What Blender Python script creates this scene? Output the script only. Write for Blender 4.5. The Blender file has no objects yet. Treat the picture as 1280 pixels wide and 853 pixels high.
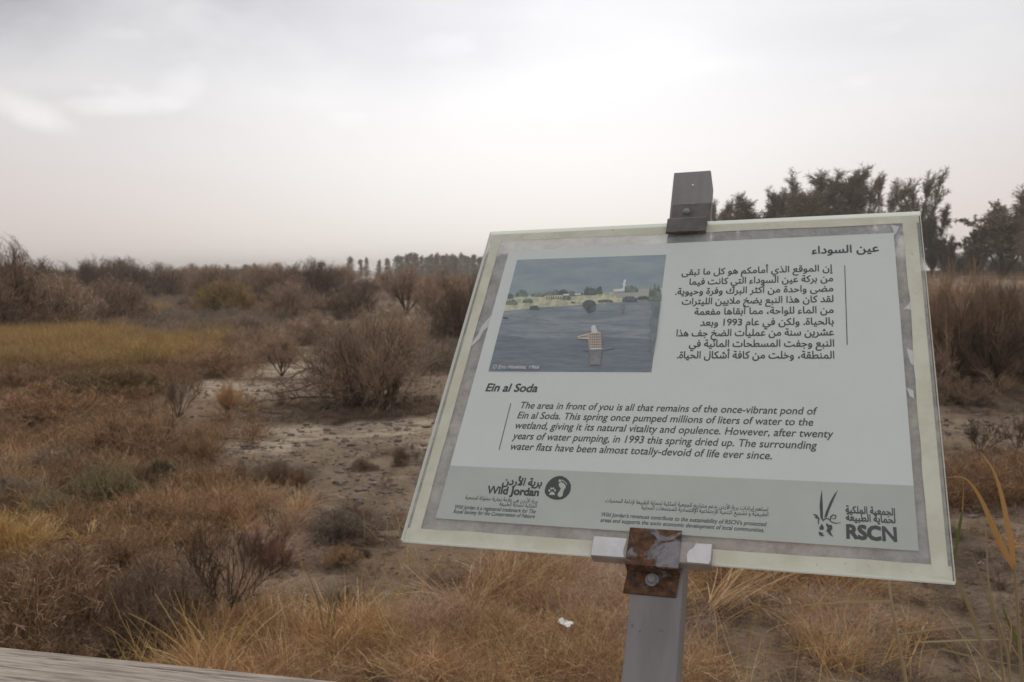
import bpy, bmesh, math, random, re
import numpy as np
from mathutils import Vector, Matrix
from mathutils.geometry import tessellate_polygon

# ------------------------------------------------------------------ camera
SC = bpy.context.scene
COL = SC.collection
F = 1113.0                      # focal length in photo pixels
HY = 338.0                      # horizon row
CZ = 2.4                        # eye height above the flat
PITCH = math.atan((426.5-HY)/F)
SIGN_D = 1.36
cd = bpy.data.cameras.new('camera'); CAM = bpy.data.objects.new('camera', cd); COL.objects.link(CAM)
CAM.location = (0, 0, CZ); CAM.rotation_euler = (math.pi/2-PITCH, 0, 0)
cd.sensor_width = 36; cd.lens = 36*F/1280; cd.clip_start = .05; cd.clip_end = 6000
cd.dof.use_dof = True; cd.dof.focus_distance = SIGN_D; cd.dof.aperture_fstop = 12
SC.camera = CAM

# ------------------------------------------------------------------ light
GLOW_EL = 15.0
W = bpy.data.worlds.new('World'); SC.world = W; W.use_nodes = True
def build_world():
    t = W.node_tree; N = t.nodes; L = t.links; N.clear()
    def nd(k, **kw):
        n = N.new(k)
        for a, b in kw.items(): setattr(n, a, b)
        return n
    def mth(op, a, b=None, clamp=False):
        n = nd('ShaderNodeMath', operation=op, use_clamp=clamp)
        for i, v in enumerate((a, b)):
            if v is None: continue
            if isinstance(v, (int, float)): n.inputs[i].default_value = v
            else: L.new(v, n.inputs[i])
        return n.outputs[0]
    def mapr(v, a, b, c=0., d=1.):
        n = nd('ShaderNodeMapRange', interpolation_type='SMOOTHSTEP')
        L.new(v, n.inputs[0])
        for i, q in enumerate((a, b, c, d)): n.inputs[i+1].default_value = q
        return n.outputs[0]
    def mixc(f, a, b, bt='MIX'):
        n = nd('ShaderNodeMix', data_type='RGBA', blend_type=bt)
        if isinstance(f, (int, float)): n.inputs[0].default_value = f
        else: L.new(f, n.inputs[0])
        for i, v in ((6, a), (7, b)):
            if isinstance(v, tuple): n.inputs[i].default_value = (*v, 1)
            else: L.new(v, n.inputs[i])
        return n.outputs[2]
    tc = nd('ShaderNodeTexCoord'); sp = nd('ShaderNodeSeparateXYZ'); L.new(tc.outputs['Generated'], sp.inputs[0])
    X, Y, Z = sp.outputs
    g = nd('ShaderNodeVectorMath', operation='DOT_PRODUCT'); L.new(tc.outputs['Generated'], g.inputs[0])
    e = math.radians(GLOW_EL); az = math.radians(3)
    g.inputs[1].default_value = (math.sin(az)*math.cos(e), math.cos(az)*math.cos(e), math.sin(e))
    dot = mth('MAXIMUM', g.outputs['Value'], 0.)
    glow = mth('POWER', dot, 9.)
    br = mth('ADD', mth('MULTIPLY', glow, .41), .70)
    # cloud sheet coordinates: direction projected on a plane overhead
    zz = mth('ADD', mth('MAXIMUM', Z, 0.), .22)
    cx = mth('DIVIDE', X, zz); cy = mth('DIVIDE', Y, zz)
    cb = nd('ShaderNodeCombineXYZ'); L.new(cx, cb.inputs[0]); L.new(cy, cb.inputs[1])
    n1 = nd('ShaderNodeTexNoise'); L.new(cb.outputs[0], n1.inputs['Vector'])
    n1.inputs['Scale'].default_value = 1.25; n1.inputs['Detail'].default_value = 5; n1.inputs['Roughness'].default_value = .48; n1.inputs['Distortion'].default_value = .4
    n2 = nd('ShaderNodeTexNoise'); L.new(cb.outputs[0], n2.inputs['Vector'])
    n2.inputs['Scale'].default_value = 3.2; n2.inputs['Detail'].default_value = 4; n2.inputs['Roughness'].default_value = .45
    high = mapr(Z, .10, .30)                     # clouds only show above the dust near the horizon
    left = mapr(X, -.05, -.45, .42, 1.)
    cl = mapr(n1.outputs[0], .42, .66)
    dark = mth('MULTIPLY', mth('MULTIPLY', mth('SUBTRACT', 1., cl), high), mth('MULTIPLY', left, .44))
    wisp = mth('MULTIPLY', mth('MULTIPLY', mapr(n2.outputs[0], .58, .74), mapr(Z, .12, .2)), mth('MULTIPLY', left, .2))
    # a darker bank and three pale streaks stand in the north-western sky
    yy = mth('MAXIMUM', Y, .05); U = mth('DIVIDE', X, yy); V = mth('DIVIDE', Z, yy)
    n3 = nd('ShaderNodeTexNoise'); L.new(tc.outputs['Generated'], n3.inputs['Vector']); n3.inputs['Scale'].default_value = 11; n3.inputs['Detail'].default_value = 7
    n3.inputs['Roughness'].default_value = .6
    n4 = nd('ShaderNodeTexNoise'); L.new(tc.outputs['Generated'], n4.inputs['Vector']); n4.inputs['Scale'].default_value = 2.6; n4.inputs['Detail'].default_value = 4
    def cloud(u, v, a, b, k=0., w=1.5, nn=n3):
        du = mth('SUBTRACT', U, u); dv = mth('SUBTRACT', mth('SUBTRACT', V, v), mth('MULTIPLY', du, k))
        q = mth('ADD', mth('POWER', mth('ABSOLUTE', mth('DIVIDE', du, a)), 2.), mth('POWER', mth('ABSOLUTE', mth('DIVIDE', dv, b)), 2.))
        q = mth('ADD', q, mth('MULTIPLY', mth('SUBTRACT', nn.outputs[0], .5), w*2.2)); return mapr(q, 1.7, -.5)
    streaks = mth('ADD', mth('ADD', mth('MULTIPLY', cloud(-.55, .182, .062, .019, -.35), .2), mth('MULTIPLY', cloud(-.435, .182, .06, .013, 0), .17)), mth('MULTIPLY', cloud(-.365, .20, .03, .022, .3), .08))
    bank = mth('ADD', mth('MULTIPLY', cloud(-.40, .285, .42, .075, -.06, 1.1, n4), .17), mth('MULTIPLY', cloud(.45, .27, .22, .03, .1, 1.1, n4), .05))
    streaks = mth('MULTIPLY', streaks, mapr(Y, .2, .4)); bank = mth('MULTIPLY', bank, mapr(Y, .1, .4))
    br = mth('SUBTRACT', mth('ADD', br, streaks), bank); dark = mth('ADD', dark, bank)
    br = mth('ADD', mth('SUBTRACT', br, mth('MULTIPLY', mth('SUBTRACT', dark, bank), .62)), mth('MULTIPLY', wisp, .75))
    hz = mixc(mapr(mth('ABSOLUTE', X), .12, .5), (.83, .785, .755), (.815, .73, .70))
    base = mixc(mapr(Z, .0, .26), hz, (.86, .855, .858))
    base = mixc(mth('MULTIPLY', dark, 1.2), base, (.84, .83, .92))
    sv = nd('ShaderNodeVectorMath', operation='SCALE'); L.new(base, sv.inputs[0]); L.new(mth('MULTIPLY', br, 11.0), sv.inputs['Scale'])
    sky = nd('ShaderNodeTexSky', sky_type='NISHITA', sun_disc=False); sky.sun_elevation = math.radians(48); sky.sun_rotation = az; sky.dust_density = 2
    col = mixc(.95, sky.outputs[0], sv.outputs[0])
    bg = nd('ShaderNodeBackground'); bg.inputs[1].default_value = .1; L.new(col, bg.inputs[0])
    o = nd('ShaderNodeOutputWorld'); L.new(bg.outputs[0], o.inputs[0])
build_world()
sd = bpy.data.lights.new('sun', 'SUN'); sd.energy = 1.4; sd.angle = math.radians(14); sd.color = (1, .96, .9)
SUN = bpy.data.objects.new('sun', sd); COL.objects.link(SUN)
_e, _a = math.radians(48), math.radians(3)
SUN.rotation_euler = Vector((math.sin(_a)*math.cos(_e), math.cos(_a)*math.cos(_e), math.sin(_e))).to_track_quat('Z', 'Y').to_euler()
vs = SC.view_settings; vs.view_transform = 'Standard'; vs.look = 'None'; vs.exposure = .08; vs.gamma = 1; vs.use_curve_mapping = False
SC.cycles.max_bounces = 6; SC.cycles.transparent_max_bounces = 16; SC.cycles.volume_bounces = 0
SC.cycles.volume_max_steps = 64

# ------------------------------------------------------------------ helpers
rng = np.random.default_rng(7); random.seed(7)
_tab = np.random.default_rng(99).random((256, 256))
def vnoise(x, y):
    x = np.asarray(x, float); y = np.asarray(y, float)
    xi = np.floor(x).astype(int); yi = np.floor(y).astype(int); fx = x-xi; fy = y-yi
    fx = fx*fx*(3-2*fx); fy = fy*fy*(3-2*fy)
    a = _tab[xi & 255, yi & 255]; b = _tab[(xi+1) & 255, yi & 255]; c = _tab[xi & 255, (yi+1) & 255]; d = _tab[(xi+1) & 255, (yi+1) & 255]
    return (a+(b-a)*fx)*(1-fy)+(c+(d-c)*fx)*fy
def fbm(x, y, o=4):
    s = 0; a = .5; t = 0
    for k in range(o): s = s+a*vnoise(x*2**k+17.3*k, y*2**k+5.1*k); t += a; a *= .5
    return s/t
def sstep(v, a, b):
    q = np.clip((v-a)/(b-a), 0, 1); return q*q*(3-2*q)
def H(x, y):
    x = np.asarray(x, float); y = np.asarray(y, float); r = np.hypot(x, y)
    az = np.degrees(np.arctan2(x, np.maximum(y, .01)))
    rise = 1.72*sstep(r, 48, 112)*sstep(az, 17, 24)
    near = .16*(fbm(x*.55, y*.55, 3)-.5)+.10*(fbm(x*1.9+40, y*1.9, 3)-.5)+.035*(fbm(x*7, y*7+9, 2)-.5)*sstep(r, 60, 20)
    return near+rise
def ray(px, py):
    x = (px-640)/F; z = -(py-426.5)/F
    return np.array([x, math.cos(PITCH)+z*math.sin(PITCH), -math.sin(PITCH)+z*math.cos(PITCH)])
def at(px, py):
    """where the line of sight through a point of the photograph meets the ground"""
    d = ray(px, py); t = CZ/max(-d[2], 1e-4)
    for _ in range(6):
        p = d*t; t = (CZ-float(H(p[0], p[1])))/max(-d[2], 1e-4)
    return d[0]*t, d[1]*t, float(H(d[0]*t, d[1]*t))

def tag(o, label=None, cat=None, group=None, kind=None):
    if label: o['label'] = label
    if cat: o['category'] = cat
    if group: o['group'] = group
    if kind: o['kind'] = kind
    return o
def empty(name, loc=(0, 0, 0), **k):
    o = bpy.data.objects.new(name, None); COL.objects.link(o); o.location = loc; o.empty_display_size = .1
    return tag(o, **k)
def link(name, me, mat=None, parent=None, col=None):
    o = bpy.data.objects.new(name, me); (col or COL).objects.link(o)
    if mat is not None and not me.materials:
        for m in (mat if isinstance(mat, (list, tuple)) else [mat]): me.materials.append(m)
    if parent: o.parent = parent
    return o
def np_mesh(name, v, f, tint=None, smooth=False):
    """v (n,3), f (m,k) with one k"""
    v = np.asarray(v, np.float32); f = np.asarray(f, np.int32); m, k = f.shape
    me = bpy.data.meshes.new(name); me.vertices.add(len(v)); me.vertices.foreach_set('co', v.ravel())
    me.loops.add(m*k); me.loops.foreach_set('vertex_index', f.ravel())
    me.polygons.add(m); me.polygons.foreach_set('loop_start', np.arange(0, m*k, k, dtype=np.int32))
    if smooth: me.polygons.foreach_set('use_smooth', np.ones(m, bool))
    if tint is not None:
        a = me.attributes.new('tint', 'FLOAT', 'POINT'); a.data.foreach_set('value', np.asarray(tint, np.float32).ravel())
    me.update(calc_edges=True)
    return me
def py_mesh(name, v, f, smooth=False):
    me = bpy.data.meshes.new(name); me.from_pydata([tuple(map(float, p)) for p in v], [], f); me.update()
    if smooth:
        for p in me.polygons: p.use_smooth = True
    return me
def box_mesh(name, x0, x1, y0, y1, z0, z1, bevel=0):
    bm = bmesh.new(); bmesh.ops.create_cube(bm, size=1)
    for q in bm.verts: q.co = ((x0+x1)/2+q.co.x*(x1-x0), (y0+y1)/2+q.co.y*(y1-y0), (z0+z1)/2+q.co.z*(z1-z0))
    if bevel: bmesh.ops.bevel(bm, geom=bm.edges[:], offset=bevel, segments=2, affect='EDGES')
    me = bpy.data.meshes.new(name); bm.to_mesh(me); bm.free(); return me

# ------------------------------------------------------------------ materials
def srgb(r, g, b):
    f = lambda c: (c/255/12.92) if c/255 <= .04045 else ((c/255+.055)/1.055)**2.4
    return (f(r), f(g), f(b))
class NT:
    def __init__(s, name):
        s.m = bpy.data.materials.new(name); s.m.use_nodes = True; s.t = s.m.node_tree; s.N = s.t.nodes; s.L = s.t.links
        s.N.clear(); s.out = s.N.new('ShaderNodeOutputMaterial')
        s.tc = s.N.new('ShaderNodeTexCoord')
    def new(s, k, **kw):
        n = s.N.new(k)
        for a, b in kw.items(): setattr(n, a, b)
        return n
    def put(s, sock, v):
        if isinstance(v, tuple): sock.default_value = (*v, 1) if len(v) == 3 and len(sock.default_value) == 4 else v
        elif isinstance(v, (int, float)): sock.default_value = v
        else: s.L.new(v, sock)
    def noise(s, scale=5, detail=4, rough=.5, vec=None, sc=None, dist=0, coord='Object'):
        n = s.new('ShaderNodeTexNoise'); v = vec or s.tc.outputs[coord]
        if sc:
            m = s.new('ShaderNodeMapping'); m.inputs['Scale'].default_value = sc; s.L.new(v, m.inputs[0]); v = m.outputs[0]
        s.L.new(v, n.inputs['Vector']); n.inputs['Scale'].default_value = scale; n.inputs['Detail'].default_value = detail
        n.inputs['Roughness'].default_value = rough; n.inputs['Distortion'].default_value = dist
        return n.outputs[0]
    def ramp(s, v, a, b, c=0., d=1.):
        n = s.new('ShaderNodeMapRange', interpolation_type='SMOOTHSTEP'); s.L.new(v, n.inputs[0])
        for i, q in enumerate((a, b, c, d)): n.inputs[i+1].default_value = q
        return n.outputs[0]
    def mix(s, f, a, b, bt='MIX'):
        n = s.new('ShaderNodeMix', data_type='RGBA', blend_type=bt); s.put(n.inputs[0], f); s.put(n.inputs[6], a); s.put(n.inputs[7], b)
        return n.outputs[2]
    def math(s, op, a, b=0.):
        n = s.new('ShaderNodeMath', operation=op); s.put(n.inputs[0], a); s.put(n.inputs[1], b); return n.outputs[0]
    def attr(s, name):
        n = s.new('ShaderNodeAttribute', attribute_name=name); return n.outputs['Fac']
    def pbr(s, col, rough=.8, bump=None, bstr=.3, bdist=.01, **kw):
        p = s.new('ShaderNodeBsdfPrincipled'); s.put(p.inputs['Base Color'], col); s.put(p.inputs['Roughness'], rough)
        for k, v in kw.items(): s.put(p.inputs[k.replace('_', ' ')], v)
        if bump is not None:
            b = s.new('ShaderNodeBump'); b.inputs['Strength'].default_value = bstr; b.inputs['Distance'].default_value = bdist
            s.L.new(bump, b.inputs['Height']); s.L.new(b.outputs[0], p.inputs['Normal'])
        s.p = p; return p.outputs[0]
    def done(s, sh): s.L.new(sh, s.out.inputs[0]); return s.m
def plant_mat(name, a, b, c=None, rough=.85, trans=0., vary=.25):
    """two or three colours spread by strand and by plant"""
    n = NT(name); ti = n.attr('tint'); oi = n.new('ShaderNodeObjectInfo').outputs['Random']
    col = n.mix(ti, a, b)
    if c: col = n.mix(n.ramp(ti, .78, .9), col, c)
    hs = n.new('ShaderNodeHueSaturation'); n.L.new(col, hs.inputs['Color'])
    n.L.new(n.ramp(oi, 0, 1, 1-vary, 1+vary), hs.inputs['Value'])
    sh = n.pbr(hs.outputs[0], rough, Specular_IOR_Level=.25)
    if trans:
        tr = n.new('ShaderNodeBsdfTranslucent'); n.L.new(hs.outputs[0], tr.inputs[0])
        mx = n.new('ShaderNodeMixShader'); mx.inputs[0].default_value = trans; n.L.new(sh, mx.inputs[1]); n.L.new(tr.outputs[0], mx.inputs[2]); sh = mx.outputs[0]
    return n.done(sh)
MAT = {}
MAT['bark'] = plant_mat('dark shrub bark', (0.070, 0.046, 0.028), (0.130, 0.087, 0.054))
MAT['twig'] = plant_mat('brown tamarisk twigs', (.225, .15, .098), (.385, .275, .19), (.50, .375, .27))
MAT['twig_dark'] = plant_mat('dark tamarisk twigs', (.145, .095, .062), (.265, .185, .125), (.34, .25, .17))
MAT['twig_olive'] = plant_mat('olive brown twigs', (0.190, 0.123, 0.049), (0.320, 0.214, 0.090), (0.380, 0.266, 0.123))
MAT['twig_pink'] = plant_mat('rusty twigs', (.215, .122, .062), (.36, .22, .12), (.48, .33, .20))
MAT['twig_rose'] = plant_mat('reddish pink twigs', (.25, .125, .088), (.40, .23, .16), (.46, .30, .21))
MAT['twig_grey'] = plant_mat('grey saltbush twigs', (.18, .14, .10), (.33, .262, .195), (.42, .34, .26))
MAT['grass_orange'] = plant_mat('orange dry grass', (.28, .16, .08), (.60, .39, .21), (.82, .63, .40))
MAT['grass_straw'] = plant_mat('golden straw', (0.420, 0.247, 0.082), (0.660, 0.427, 0.164), (0.780, 0.570, 0.287), trans=.2)
MAT['grass_pale'] = plant_mat('pale dry tangle', (.36, .245, .17), (.64, .47, .35), (.80, .64, .50))
MAT['grass_yellow'] = plant_mat('yellow dry grass', (.34, .215, .08), (.54, .37, .155), (.64, .47, .24))
MAT['green_grey'] = plant_mat('olive grey leaves', (.16, .128, .064), (.29, .235, .125), (.36, .30, .18))
MAT['green_dark'] = plant_mat('dark green leaves', (.055, .05, .026), (.12, .105, .055))
MAT['leaf_tree'] = plant_mat('dusty tree foliage', (.135, .112, .075), (.26, .215, .15), (.34, .285, .21))
MAT['leaf_far'] = plant_mat('haze lightened far foliage', (.22, .21, .155), (.36, .335, .25), vary=.15)  # leaf colour lightened so distance haze is partly in the colour
MAT['leaf_hedge'] = plant_mat('dark hedge foliage', (.075, .075, .048), (.15, .145, .095))
MAT['reed'] = plant_mat('golden reed leaf', (.36, .20, .075), (.50, .29, .11), trans=.2, vary=.1)
MAT['reed_green'] = plant_mat('green reed leaf', (.10, .115, .035), (.17, .18, .06), trans=.25, vary=.1)
MAT['straw_stem'] = plant_mat('pale straw stem', (.36, .27, .15), (.46, .36, .21), vary=.15)

# ------------------------------------------------------------------ strands
def unit(v): return v/np.maximum(np.linalg.norm(v, axis=-1, keepdims=True), 1e-9)
def strands(p0, d, L, K=4, bend=.5, droop=0., wig=.0):
    """curved polylines: p0 (n,3), d (n,3), L (n) -> (n,K,3)"""
    n = len(p0); P = np.zeros((n, K, 3)); P[:, 0] = p0; dd = unit(d); turn = rng.normal(size=(n, 3))*bend/(K-1)
    st = (np.asarray(L)/(K-1))[:, None]
    for k in range(1, K):
        P[:, k] = P[:, k-1]+dd*st
        dd = unit(dd+turn+np.array([0, 0, -droop/(K-1)])+rng.normal(size=(n, 3))*wig)
    return P
def kids(P, n, L, spread, up=0., tmin=.25, K=4, bend=.5, droop=0., wig=0., keep=1., tp=0.):
    """children that leave parent polylines"""
    i = rng.integers(0, len(P), n); K0 = P.shape[1]; t = (tmin+(1-tmin)*rng.random(n))*(K0-1); k = np.minimum(t.astype(int), K0-2); fr = (t-k)[:, None]
    p = P[i, k]*(1-fr)+P[i, k+1]*fr; tg = unit(P[i, k+1]-P[i, k])
    d = tg*keep+unit(rng.normal(size=(n, 3)))*spread+np.array([0, 0, up])
    return strands(p, d, L*(.6+.8*rng.random(n))*(1-tp*t/(K0-1)), K, bend, droop, wig)
def ribbons(P, w0, w1=None, tint=None):
    n, K, _ = P.shape; w1 = w0*.3 if w1 is None else w1
    ax = unit(P[:, -1]-P[:, 0]); s = unit(np.cross(ax, rng.normal(size=(n, 3))))
    w = (w0+(w1-w0)*np.linspace(0, 1, K)**1.3)[None, :, None]*.5
    V = np.stack([P-s[:, None]*w, P+s[:, None]*w], 2).reshape(-1, 3)
    b = (np.arange(n)*K*2)[:, None]+(np.arange(K-1)*2)[None]
    Fc = np.stack([b, b+1, b+3, b+2], -1).reshape(-1, 4)
    t = rng.random(n) if tint is None else tint
    return V, Fc, np.repeat(t, K*2)
def tubes(P, r0, r1=None, S=4, tint=None):
    n, K, _ = P.shape; r1 = r0*.3 if r1 is None else r1
    ax = unit(P[:, -1]-P[:, 0]); s = unit(np.cross(ax, rng.normal(size=(n, 3)))); c = np.cross(ax, s)
    r0 = np.broadcast_to(np.asarray(r0, float), (n,)); r1 = np.broadcast_to(np.asarray(r1, float), (n,))
    r = r0[:, None]+(r1-r0)[:, None]*np.linspace(0, 1, K)[None]
    th = np.arange(S)*2*math.pi/S
    ring = s[:, None, None]*np.cos(th)[None, None, :, None]+c[:, None, None]*np.sin(th)[None, None, :, None]
    V = (P[:, :, None]+ring*r[:, :, None, None]).reshape(-1, 3)
    b = (np.arange(n)*K*S)[:, None, None]+(np.arange(K-1)*S)[None, :, None]; j = np.arange(S)[None, None]; jn = (j+1) % S
    Fc = np.stack([b+j, b+jn, b+S+jn, b+S+j], -1).reshape(-1, 4)
    t = rng.random(n) if tint is None else tint
    return V, Fc, np.repeat(t, K*S)
def join(parts):
    Vs, Fs, Ts = [], [], []; o = 0
    for V, Fc, T in parts: Vs.append(V); Fs.append(Fc+o); Ts.append(T); o += len(V)
    return np.concatenate(Vs), np.concatenate(Fs), np.concatenate(Ts)
def norm_box(allP, parts_P):
    """scale factors that bring a plant to width 1, height 1"""
    q = np.concatenate([p.reshape(-1, 3) for p in allP]); r = np.percentile(np.hypot(q[:, 0], q[:, 1]), 96); h = np.percentile(q[:, 2], 98.5)
    h = max(h, .93*np.percentile(q[:, 2], 99.95)); s = np.array([.5/r, .5/r, 1/h])
    return [p*s for p in parts_P]

def bush_protos(kind, seed):
    """returns (branch mesh, twig mesh) of one shrub, one unit wide and high"""
    global rng
    rng = np.random.default_rng(seed)
    if kind == 'dome':            # thick rounded mass of fine twigs down to the ground
        n = 46; a = rng.random(n)*2*math.pi; el = rng.random(n)**.8*1.35
        d = np.stack([np.cos(a)*np.sin(el), np.sin(a)*np.sin(el), np.cos(el)], 1)
        s0 = strands(d*[.12, .12, 0]+rng.normal(size=(n, 3))*[.03, .03, 0], d, .62+.1*rng.random(n), 6, .7)
        s1 = kids(s0, 260, .38, .7, .15, .2, 5, .6); s2 = kids(s1, 2400, .24, .8, .15, .1, 4, .6); s3 = kids(s2, 13000, .13, .9, .15, .0, 3, .5)
        tw, th = (.0026, .007)
    elif kind == 'loose':         # upright, see-through, twigs rising
        n = 26; a = rng.random(n)*2*math.pi; el = rng.random(n)*.95
        d = np.stack([np.cos(a)*np.sin(el), np.sin(a)*np.sin(el), np.cos(el)], 1)
        s0 = strands(rng.normal(size=(n, 3))*[.03, .03, 0], d, .7+.25*rng.random(n), 6, .6)
        s1 = kids(s0, 150, .4, .45, .3, .25, 5, .5); s2 = kids(s1, 1500, .26, .45, .3, .15, 4, .4); s3 = kids(s2, 9000, .15, .5, .3, .0, 3, .4)
        tw, th = (.0024, .007)
    elif kind == 'open':          # wide and round but see-through
        n = 36; a = rng.random(n)*2*math.pi; el = rng.random(n)**.8*1.3
        d = np.stack([np.cos(a)*np.sin(el), np.sin(a)*np.sin(el), np.cos(el)], 1)
        s0 = strands(rng.normal(size=(n, 3))*[.09, .09, 0], d, .62+.1*rng.random(n), 6, .8)
        s1 = kids(s0, 240, .34, .8, .10, .15, 5, .7); s2 = kids(s1, 1700, .22, .9, .12, .05, 4, .7); s3 = kids(s2, 9000, .12, 1., .12, .0, 3, .6)
        tw, th = (.0019, .007)
    elif kind == 'vase':          # short trunk, branches opening upward
        n = 9; a = rng.random(n)*2*math.pi; el = .15+rng.random(n)*.5
        d = np.stack([np.cos(a)*np.sin(el), np.sin(a)*np.sin(el), np.cos(el)], 1)
        s0 = strands(rng.normal(size=(n, 3))*[.02, .02, 0], d, .75+.2*rng.random(n), 6, .35)
        s1 = kids(s0, 90, .42, .6, .2, .35, 5, .5); s2 = kids(s1, 1100, .25, .65, .2, .2, 4, .5); s3 = kids(s2, 8000, .14, .7, .15, .0, 3, .5)
        tw, th = (.0024, .014)
    elif kind == 'bare':          # few twigs, drawn branch by branch
        n = 14; a = rng.random(n)*2*math.pi; el = rng.random(n)*.9
        d = np.stack([np.cos(a)*np.sin(el), np.sin(a)*np.sin(el), np.cos(el)], 1)
        s0 = strands(rng.normal(size=(n, 3))*[.03, .03, 0], d, .8+.2*rng.random(n), 7, .5, wig=.05)
        s1 = kids(s0, 80, .35, .5, .2, .25, 6, .5, wig=.05); s2 = kids(s1, 330, .2, .6, .2, .15, 4, .5); s3 = kids(s2, 2000, .11, .7, .15, .0, 3, .5)
        tw, th = (.0028, .006)
    elif kind == 'spread':        # wide, branches arching out to the ground
        n = 30; a = rng.random(n)*2*math.pi; el = .5+rng.random(n)*.8
        d = np.stack([np.cos(a)*np.sin(el), np.sin(a)*np.sin(el), np.cos(el)], 1)
        s0 = strands(rng.normal(size=(n, 3))*[.05, .05, 0], d, .7+.25*rng.random(n), 7, .7, .5)
        s1 = kids(s0, 170, .35, .6, .25, .2, 5, .6); s2 = kids(s1, 1800, .22, .7, .3, .1, 4, .6); s3 = kids(s2, 10000, .13, .8, .25, .0, 3, .5)
        tw, th = (.0025, .008)
    s0, s1, s2, s3 = norm_box([s2, s3], [s0, s1, s2, s3])
    press = {'dome': .25, 'open': .4, 'spread': .55}.get(kind, .75)
    for s in (s0, s1, s2, s3):            # shoots that outgrow the rounded crown are shorter
        q = np.sqrt((2*np.hypot(s[..., 0], s[..., 1]))**2+(s[..., 2]*.97)**2); k = np.where(q > .93, (.93+(q-.93)*press)/np.maximum(q, .01), 1)
        s *= k[..., None]; s[..., 2] = np.maximum(s[..., 2], -.01)
    bm_ = join([tubes(s0, th, th*.3, 4), tubes(s1, th*.45, th*.15, 3)])
    tm_ = join([ribbons(s2, tw*1.2, tw*.7), ribbons(s3, tw, tw*.45)])
    return np_mesh('branches', *bm_), np_mesh('twigs', *tm_)
BUSH = {}
for i, k in enumerate(['dome', 'dome', 'loose', 'loose', 'vase', 'bare', 'spread', 'spread', 'open', 'open']):
    BUSH.setdefault(k, []).append(bush_protos(k, 100+i))
def wear(name, me, mat, parent=None, col=None):
    """an object that shares the mesh but carries its own material"""
    if not me.materials: me.materials.append(None)
    o = bpy.data.objects.new(name, me); (col or COL).objects.link(o)
    o.material_slots[0].link = 'OBJECT'; o.material_slots[0].material = MAT[mat]
    if parent: o.parent = parent
    return o
def bush(name, px, py, wpx, top, kind, mat, label=None, cat='shrub', group=None, var=0, rot=None, bark='bark', xyz=None, size=None):
    x, y, z = at(px, py) if xyz is None else xyz
    D = math.hypot(x, y)
    w, h = (wpx*D/F, (py-top)*y/F) if size is None else size
    if kind in ('dome', 'open', 'loose', 'spread'): h *= 1.1
    o = empty(name, (x, y, z-.02), label=label, cat=cat, group=group)
    o.rotation_euler = (0, 0, random.random()*6.28 if rot is None else rot); o.scale = (w, w, h)
    b, t = BUSH[kind][var % len(BUSH[kind])]
    wear('branches', b, bark, o); wear('twigs', t, mat, o)
    return o

# tufts and tangles, in metres
def tuft_mesh(seed, n=260, L=.5, lean=.9, w=.004, droop=.9, base=.06, K=5):
    global rng
    rng = np.random.default_rng(seed); a = rng.random(n)*2*math.pi; el = rng.random(n)**.7*lean
    d = np.stack([np.cos(a)*np.sin(el), np.sin(a)*np.sin(el), np.cos(el)], 1)
    p = rng.normal(size=(n, 3))*[base, base, 0]
    P = strands(p, d, L*(.5+.6*rng.random(n)), K, .5, droop); P[..., 2] = np.maximum(P[..., 2], .004)
    return np_mesh('blades', *ribbons(P, w, w*.4))
def tangle_mesh(seed, n=420, R=.3, h=.28, w=.003, K=7, L=.35, curl=2.2):
    global rng
    rng = np.random.default_rng(seed); a = rng.random(n)*2*math.pi; r = R*rng.random(n)**.6
    z = h*rng.random(n)*np.sqrt(np.maximum(0, 1-(r/R)**2)); p = np.stack([r*np.cos(a), r*np.sin(a), z], 1)
    d = rng.normal(size=(n, 3))*[1, 1, .55]+[0, 0, .15]
    P = strands(p, d, L*(.5+.8*rng.random(n)), K, curl, .25, wig=.12); P[..., 2] = np.maximum(P[..., 2], .004)
    return np_mesh('strands', *ribbons(P, w, w*.6))
def twiglet_mesh(seed, n0=12, n1=60, n2=260, h=.35, w=.0035, lean=1.1):
    global rng
    rng = np.random.default_rng(seed); a = rng.random(n0)*2*math.pi; el = rng.random(n0)*lean
    d = np.stack([np.cos(a)*np.sin(el), np.sin(a)*np.sin(el), np.cos(el)], 1)
    s0 = strands(rng.normal(size=(n0, 3))*[.03, .03, 0], d, h*(.7+.4*rng.random(n0)), 5, .6)
    s1 = kids(s0, n1, h*.45, .7, .1, .2, 4, .6); s2 = kids(s1, n2, h*.25, .8, .1, .1, 3, .6)
    for s in (s0, s1, s2): s[..., 2] = np.maximum(s[..., 2], .004)
    return np_mesh('twiglets', *join([ribbons(s0, w*1.6, w), ribbons(s1, w*1.1, w*.7), ribbons(s2, w, w*.5)]))
def lump_mesh(seed, sub=2, rough=.35):
    r = np.random.default_rng(seed); bm = bmesh.new(); bmesh.ops.create_icosphere(bm, subdivisions=sub, radius=1)
    off = r.random(3)*50
    for v in bm.verts:
        q = v.co*1.7+Vector(off); k = float(fbm(q.x+q.z*.7, q.y-q.z*.5, 3))
        v.co *= 1+rough*(k-.5)*3
        v.co.z = max(v.co.z, -.25)
    me = bpy.data.meshes.new('lump'); bm.to_mesh(me); bm.free()
    return me
TUFT = [tuft_mesh(20+i) for i in range(3)]
TANG = [tangle_mesh(30+i) for i in range(4)]
TWIG = [twiglet_mesh(40+i) for i in range(3)]
TALL = [tuft_mesh(60+i, 16, .75, 1.0, .0045, .5, .12, 7) for i in range(3)]
LUMP = [lump_mesh(50+i, 2, .6) for i in range(4)]

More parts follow.
